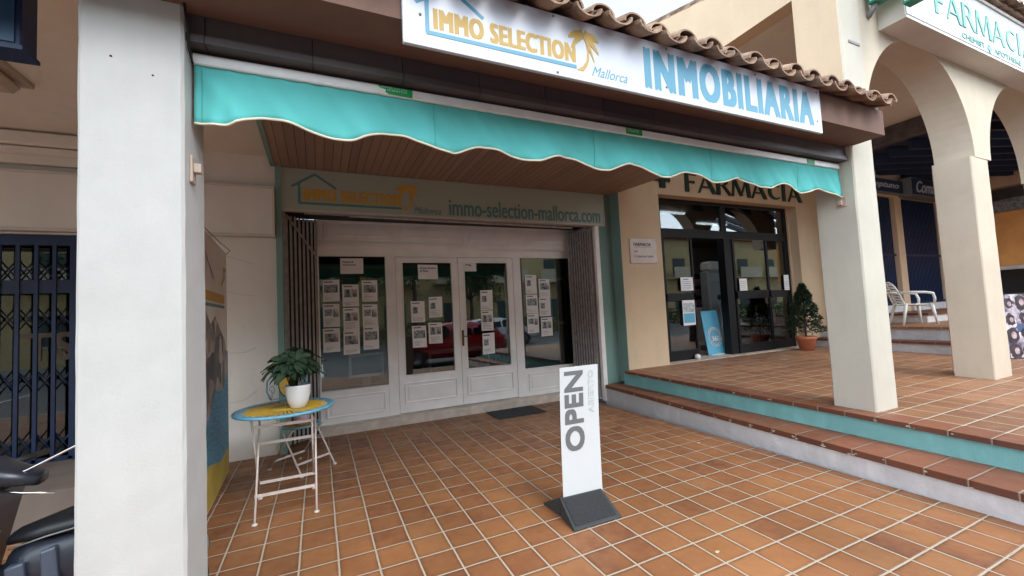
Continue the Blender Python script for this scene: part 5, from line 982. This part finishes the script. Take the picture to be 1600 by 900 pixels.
# OPEN sign
os_ = thing('open_sign', 'white upright display sign reading OPEN and ABIERTO in a black rubber base', 'sign', (1.85, 2.85, 0))
A = Vector((1.675, 2.93)); B = Vector((2.035, 2.915)); N_ = Vector(((B-A).y, -(B-A).x)).normalized()  # toward viewer
W_ = (B-A).length; U_ = (B-A).normalized()
def OP(a, z, o=0):     # a along width (m), slight bow backwards with height
    lean = .05*math.sin(max(0, z-.1)*1.5)-.02*max(0, z-.1)
    sh_ = -.018*(z/1.1); p = A+U_*(a+sh_*0)-N_*lean+N_*o; return (p.x+.02+.045*z, p.y, z)
b = MB(); n = 22; vs = []
for o in (0, -.004):
    for i in range(n+1):
        z = .10+1.03*i/n; vs += [OP(0, z, o), OP(W_, z, o)]
m_ = 2*(n+1); fs = [(2*i, 2*i+1, 2*i+3, 2*i+2) for i in range(n)]+[(m_+2*i, m_+2*i+2, m_+2*i+3, m_+2*i+1) for i in range(n)]+[(2*i, 2*i+2, m_+2*i+2, m_+2*i) for i in range(n)]+[(2*i+1, m_+2*i+1, m_+2*i+3, 2*i+3) for i in range(n)]+[(2*n, 2*n+1, m_+2*n+1, m_+2*n)]
b.add(vs, fs); pn = b.build('panel', 'open_white', os_)
def on_panel(b, nm, m, o):
    b.v = [OP(x, z, o-(y)) for x, y, z in b.v]; return b.build(nm, m, pn)
on_panel(text_mb('OPEN', .038, .216, .47, 1.09, 0, .001, rot=1, fat=.010), 'lettering', 'open_grey', .003)
q = text_mb('ABIERTO', .262, .315, .745, 1.085, 0, .001, rot=1, fat=.003); on_panel(q, 'lettering', 'open_line', .0022)
q = text_mb('ABIERTO', .268, .309, .752, 1.078, 0, .001, rot=1); on_panel(q, 'lettering', 'open_white', .0034)
# wedge base
def WB(a, d, z): p = A+U_*a+N_*d; return (p.x, p.y, z)
b = MB(); b.hexa([WB(-.035, .25, 0), WB(W_+.03, .235, 0), WB(W_+.01, .0, 0), WB(-.01, .0, 0), WB(-.035, .25, .012), WB(W_+.03, .235, .012), WB(W_+.01, .0, .14), WB(-.01, .0, .14)])
b.hexa([WB(-.01, -.01, 0), WB(W_+.01, -.01, 0), WB(W_+.03, -.25, 0), WB(-.035, -.25, 0), WB(-.01, -.01, .14), WB(W_+.01, -.01, .14), WB(W_+.03, -.25, .012), WB(-.035, -.25, .012)])
wb_ = b.build('base', 'rubber_edge', os_, bevel=.004)
b = MB(); b.add([WB(-.008, .228, .028), WB(W_-.005, .214, .028), WB(W_-.012, .018, .1365), WB(.012, .018, .1365), WB(-.008, .228, .024), WB(W_-.005, .214, .024), WB(W_-.012, .018, .13), WB(.012, .018, .13)], [(0, 1, 2, 3), (4, 5, 6, 7), (0, 1, 5, 4), (1, 2, 6, 5), (2, 3, 7, 6), (3, 0, 4, 7)]); b.build('rubber_pad', 'rubber', wb_)
# litter on the tiles
for (x, y, z, r_), lb_ in (((2.28, 2.02, .003, .02), 'tiny pale scrap lying on the tiles right of the open sign'), ((3.9, 3.6, .003, .022), 'tiny pale leaf lying on the tiles by the white step')):
    MB().prism([(x+r_*math.cos(t), y+r_*.6*math.sin(t*1.1)) for t in (0, 1.1, 2.2, 3.1, 4.3, 5.2)], z, z+.003, 'xy').build('scrap', 'leafdry', label=lb_, cat='litter')

# scooter behind the left column
sco = thing('motor_scooter', 'dark blue grey motor scooter parked behind the left column, cropped by the frame', 'scooter', (-1.4, 2.95, 0))
cy = 2.95
def loft(b, secs, n=14):
    """secs: (x, yc, zc, ry, rz)"""
    vs = []
    for x, y, z, ry, rz_ in secs:
        for k in range(n): t = 2*math.pi*k/n; c, s = math.cos(t), math.sin(t); vs.append((x, y+ry*math.copysign(abs(c)**.7, c), z+rz_*math.copysign(abs(s)**.7, s)))
    m = len(secs); b.add(vs, [(i*n+k, i*n+(k+1) % n, (i+1)*n+(k+1) % n, (i+1)*n+k) for i in range(m-1) for k in range(n)]+[tuple(range(n)), tuple(range((m-1)*n, m*n))], True); return b
for x in (-2.05, -.82):
    wv = MB().lathe([(.14, -.045), (.20, -.05), (.225, -.03), (.23, 0), (.225, .03), (.20, .05), (.14, .045)], (x, cy, .23), 28, 'y').build('wheel', 'tyre', sco); MB().lathe([(0, -.03), (.14, -.04), (.14, .04), (0, .03)], (x, cy, .23), 20, 'y').build('rim', 'alloy', wv)
loft(MB(), [(-1.36, cy, .50, .09, .08), (-1.27, cy, .50, .14, .13), (-1.05, cy, .50, .15, .16), (-.82, cy, .54, .13, .13), (-.62, cy, .62, .06, .05)]).build('rear_body', 'scoot', sco)
loft(MB(), [(-1.36, cy, .635, .08, .025), (-1.20, cy, .665, .13, .04), (-.95, cy, .68, .13, .05), (-.66, cy, .72, .09, .035)]).build('seat', 'seatm', sco)
MB().bbox(-1.66, -1.22, cy-.15, cy+.15, .27, .34, .02).build('floorboard', 'seatm', sco)
def shield(b, x, t, off=0):
    b.prism([(cy-.17, .34), (cy+.17, .34), (cy+.20, .60), (cy+.15, .84), (cy-.15, .84), (cy-.20, .60)], x, x+t, 'yz'); return b
b = MB(); b.hexa([(-1.62, cy-.18, .30), (-1.52, cy-.18, .30), (-1.52, cy+.18, .30), (-1.62, cy+.18, .30), (-1.52, cy-.15, .88), (-1.37, cy-.13, .88), (-1.37, cy+.13, .88), (-1.52, cy+.15, .88)]); b.build('leg_shield', 'scoot', sco, bevel=.03)
b = MB(); b.tube([(-1.56, cy-.19, .32), (-1.47, cy-.19, .46), (-1.40, cy-.17, .58), (-1.355, cy-.15, .72)], [.016, .02, .018, .012], 8); b.build('side_trim', 'trimgrey', sco)
loft(MB(), [(-1.98, cy, .50, .03, .03), (-1.85, cy, .62, .12, .10), (-1.66, cy, .72, .15, .14), (-1.52, cy, .80, .12, .10)]).build('front_fairing', 'scoot', sco)
loft(MB(), [(-2.25, cy, .40, .05, .03), (-2.05, cy, .50, .07, .04), (-1.86, cy, .42, .06, .05)]).build('front_mudguard', 'scoot', sco)
b = MB(); vs = []
loft(b, [(-1.72, cy-.0, .93, .05, .04), (-1.60, cy, .965, .12, .055), (-1.44, cy-.02, .965, .13, .055), (-1.34, cy-.06, .94, .09, .045), (-1.24, cy-.08, .915, .06, .03)]); b.build('handlebar_cowl', 'scoot', sco)
for s in (-1, 1):
    b = MB(); b.tube([(-1.45, cy+s*.12, .955), (-1.38, cy+s*.30, .96)], .017, 10); b.build('grip', 'seatm', sco)
    b = MB(); b.tube([(-1.36, cy+s*.12, .885), (-1.26, cy+s*.16, .872), (-1.15, cy+s*.18, .855)], .006, 6)
    if s < 0: b.build('brake_lever', 'chrome', sco)
    b = MB(); b.tube([(-1.33, cy-.10, .95), (-1.28, cy-.11, .962), (-1.08, cy-.10, 1.06), (-1.02, cy-.10, 1.12)], .006, 6)
    if s < 0: mm = b.build('mirror_stem', 'chrome', sco); loft(MB(), [(-1.03, cy-.10, 1.15, .02, .02), (-1.01, cy-.10, 1.16, .06, .04), (-.99, cy-.10, 1.16, .05, .035)]).build('mirror', 'seatm', mm)
MB().box(-1.64, -1.60, cy-.193, cy-.185, .62, .66).build('badge', 'redthing', sco)
MB().hexa([(-1.64, cy-.17, .12), (-1.30, cy-.17, .14), (-1.30, cy+.17, .14), (-1.64, cy+.17, .12), (-1.60, cy-.16, .40), (-1.36, cy-.15, .52), (-1.36, cy+.15, .52), (-1.60, cy+.16, .40)]).build('lower_cover', 'scoot', sco, bevel=.02)
MB().bbox(-1.62, -.95, cy-.11, cy+.11, .10, .45, .03).build('underbody', 'seatm', sco)
for (xa, xb, za, zb) in ((-1.345, -1.27, .36, .555), (-1.225, -1.16, .40, .60)):
    MB().hexa([(xa+.02, cy-.155, za), (xb+.02, cy-.165, za+.01), (xb+.02, cy-.10, za+.01), (xa+.02, cy-.10, za), (xa, cy-.135, zb-.02), (xb, cy-.15, zb), (xb, cy-.09, zb), (xa, cy-.09, zb-.02)]).build('side_panel', 'panelgrey', sco, bevel=.01)
MB().tube([(-1.35, cy-.085, .603), (-1.20, cy-.135, .648), (-.95, cy-.135, .683), (-.70, cy-.10, .72)], .004, 6).build('seat_piping', 'trimgrey', sco)
MB().tube([(-1.60, cy-.03, .93), (-1.52, cy-.16, .90), (-1.48, cy-.15, .78)], .006, 6).build('brake_cable', 'tyre', sco)
MB().tube([(-.9, cy+.12, .3), (-.62, cy+.15, .34)], .04, 12).build('exhaust', 'trimgrey', sco)

# ================================================================== ACROSS THE STREET (seen in the glass)
def car(x, y, L_, paint, label, flip=1):
    c = thing('parked_car', label, 'car', (x, y, -.126))
    z0 = -.126; H = 1.47; hw = .86
    prof = [(-.5, .30, .50), (-.495, .30, .72), (-.44, .28, .84), (-.30, .27, .93), (-.16, .27, 1.34), (-.02, .27, 1.45), (.18, .27, 1.46), (.36, .27, 1.36), (.46, .28, .98), (.495, .30, .86), (.5, .32, .48)]
    b = MB(); n = 10; vs = []
    for u, lo, hi in prof:
        xx = x+flip*u*L_; sh_ = .93
        tw = hw*(.80 if hi > 1.2 else .97); mid = min(hi, .90)
        pts = [(-hw*.92, lo), (-hw, .5), (-hw*.99, mid*.98), (-tw, hi*.985 if hi > 1 else hi*.99), (-tw*.8, hi), (tw*.8, hi), (tw, hi*.985 if hi > 1 else hi*.99), (hw*.99, mid*.98), (hw, .5), (hw*.92, lo)]
        vs += [(xx, y+py, z0+pz) for py, pz in pts]
    m = len(prof); b.add(vs, [(i*n+k, i*n+(k+1) % n, (i+1)*n+(k+1) % n, (i+1)*n+k) for i in range(m-1) for k in range(n)]+[tuple(range(n)), tuple(range((m-1)*n, m*n))], True)
    body = b.build('body', paint, c)
    X = lambda u: x+flip*u*L_
    for s in (-1, 1):
        for (P, nm) in (([(-.275, .95), (-.165, 1.30), (-.02, 1.38), (-.02, .96)], 'side_window'), ([(.0, .96), (.0, 1.385), (.18, 1.385), (.18, .97)], 'side_window'), ([(.20, .97), (.20, 1.38), (.33, 1.30), (.40, 1.0)], 'side_window')):
            q = MB(); pts = []
            for u, z in P: wdt = hw*.995-(z-.90)*.36; pts.append((X(u), y+s*(wdt+.012), z0+z))
            q.add(pts+[(a, b2-s*.02, c2) for a, b2, c2 in pts], [(0, 1, 2, 3), (4, 5, 6, 7), (0, 1, 5, 4), (1, 2, 6, 5), (2, 3, 7, 6), (3, 0, 4, 7)]); q.build(nm, 'carglass', c)
        for u in (-.31, .31):
            wv = MB().lathe([(.20, -.10), (.29, -.10), (.315, -.06), (.32, 0), (.315, .06), (.29, .10), (.20, .10)], (X(u), y+s*(hw-.08), z0+.32), 28, 'y').build('wheel', 'tyre', c)
            r_ = MB(); r_.lathe([(.17, -.02), (.205, -.02), (.205, .02)], (X(u), y+s*(hw+.012), z0+.32), 24, 'y')
            for k in range(8): a = k*math.pi/4; r_.tube([(X(u), y+s*(hw+.015), z0+.32), (X(u)+.19*math.cos(a), y+s*(hw+.015), z0+.32+.19*math.sin(a))], .018, 5)
            r_.build('rim', 'alloy', wv)
            MB().lathe([(.33, -.0), (.37, -.01), (.37, .01)], (X(u), y+s*(hw-.006), z0+.33), 26, 'y').build('wheel_arch', 'seatm', c)
        for u in (-.02, ): MB().box(min(X(.10), X(.14)), max(X(.10), X(.14)), y+s*(hw+.0), y+s*(hw+.02)+.001, z0+.83, z0+.86).build('door_handle', paint, c)
        MB().box(min(X(-.485), X(-.42)), max(X(-.485), X(-.42)), y+s*.72-.1, y+s*.72+.1, z0+.64, z0+.78).build('headlight', 'lamp', c)
        MB().box(min(X(.47), X(.503)), max(X(.47), X(.503)), y+s*.72-.1, y+s*.72+.1, z0+.72, z0+.92).build('tail_light', 'redlamp', c)
    for (u0, z0_, u1, z1_, nm) in ((-.295, .97, -.17, 1.32, 'windscreen'), (.465, 1.0, .385, 1.30, 'rear_window')):
        q = MB(); q.add([(X(u0)-flip*.02*(1 if u0 < 0 else -1), y-.66, z0+z0_+.02), (X(u0)-flip*.02*(1 if u0 < 0 else -1), y+.66, z0+z0_+.02), (X(u1)-flip*.02*(1 if u0 < 0 else -1), y+.56, z0+z1_+.02), (X(u1)-flip*.02*(1 if u0 < 0 else -1), y-.56, z0+z1_+.02)], [(0, 1, 2, 3)]); q.build(nm, 'carglass', c)
    return c
car(4.15, -1.50, 4.0, 'red', 'red hatchback parked at the kerb, reflected in the shop doors')
car(8.6, -7.6, 4.1, 'whitecar', 'white hatchback parked across the street, reflected in the right door leaf', -1)
ap = thing('apartment_building', 'ochre apartment block across the street, reflected in the pharmacy glass', 'building', (6, -20, 0))
MB().box(-30, 70, -28, -17, -.1, 7.6).build('wall', 'apt', ap); MB().box(-30.4, 70.4, -28.4, -16.4, 7.6, 7.9).build('roof', 'acroof', ap)
for i in range(22):
    for z in (1.0, 4.3):
        x = -26+i*4.3; f = MB().box(x, x+1.5, -17.02, -16.94, z, z+1.5).build('window', 'shutter', ap); MB().box(x-.12, x+1.62, -16.99, -16.85, z-.12, z-.02).build('sill', 'riser', f)
        if z > 2: MB().box(x-.8, x+2.3, -16.995, -16.0, z-.45, z-.3).build('balcony', 'cream', ap); MB().box(x-.8, x+2.3, -16.05, -16.0, z-.3, z+.6).build('balcony_front', 'cream', ap)
def tree(x, y, h, r, seed, label):
    t = thing('street_tree', label, 'tree', (x, y, -.1), 'trees across the street'); rn = random.Random(seed); b = MB(); b.tube([(x, y, -.1), (x+.1, y, h*.35), (x, y+.1, h*.6)], [.17, .12, .08])
    for k in range(6): a = rn.uniform(0, 6.28); b.tube([(x, y, h*.45), (x+r*.6*math.cos(a), y+r*.6*math.sin(a), h*.75)], [.06, .02], 6)
    b.build('trunk', 'bark', t); f = MB(); cl_ = [(rn.uniform(-.6, .6)*r, rn.uniform(-.6, .6)*r, rn.uniform(.5, .95)*h, rn.uniform(.3, .5)*r) for _ in range(16)]
    for cx_, cy_, cz_, cr_ in cl_:
        for _ in range(150):
            d = Vector((rn.gauss(0, 1), rn.gauss(0, 1), rn.gauss(0, 1))).normalized()*cr_*rn.uniform(.6, 1); p = Vector((x+cx_, y+cy_, cz_))+d; u = Vector((rn.gauss(0, 1), rn.gauss(0, 1), rn.gauss(0, 1))).normalized()*.11; v = u.orthogonal().normalized()*.07
            f.add([p-u, p-v, p+u, p+v], [(0, 1, 2, 3)])
    f.build('crown', 'hedge', t, fix=False)
tree(-8, -11.2, 7.6, 3.2, 6, 'wide dark street tree far left across the street'); tree(-3, -11, 8.2, 3.4, 7, 'largest street tree across from the round table'); tree(5, -11.2, 8.0, 3.3, 8, 'dense street tree across from the right shop window'); tree(-6, -14, 6.2, 2.4, 1, 'broad green street tree far left across the street'); tree(1.5, -13.6, 6.8, 2.6, 2, 'tall green street tree across from the shop doors'); tree(9.5, -14.2, 5.6, 2.2, 3, 'smaller green street tree across from the pharmacy'); tree(19, -13.8, 6.5, 2.5, 4, 'tall green street tree far right across the street')
hg = MB(); rn = random.Random(9)
for _ in range(8500):
    p = Vector((rn.uniform(-4, 40), rn.uniform(-13.5, -12.9), rn.uniform(0, 1.25))); u = Vector((rn.gauss(0, 1), rn.gauss(0, 1), rn.gauss(0, 1))).normalized()*.09; v = u.orthogonal().normalized()*.06; hg.add([p-u, p-v, p+u, p+v], [(0, 1, 2, 3)])
hg.build('hedge', 'hedge', label='long clipped green hedge on the far pavement', cat='hedge', fix=False)
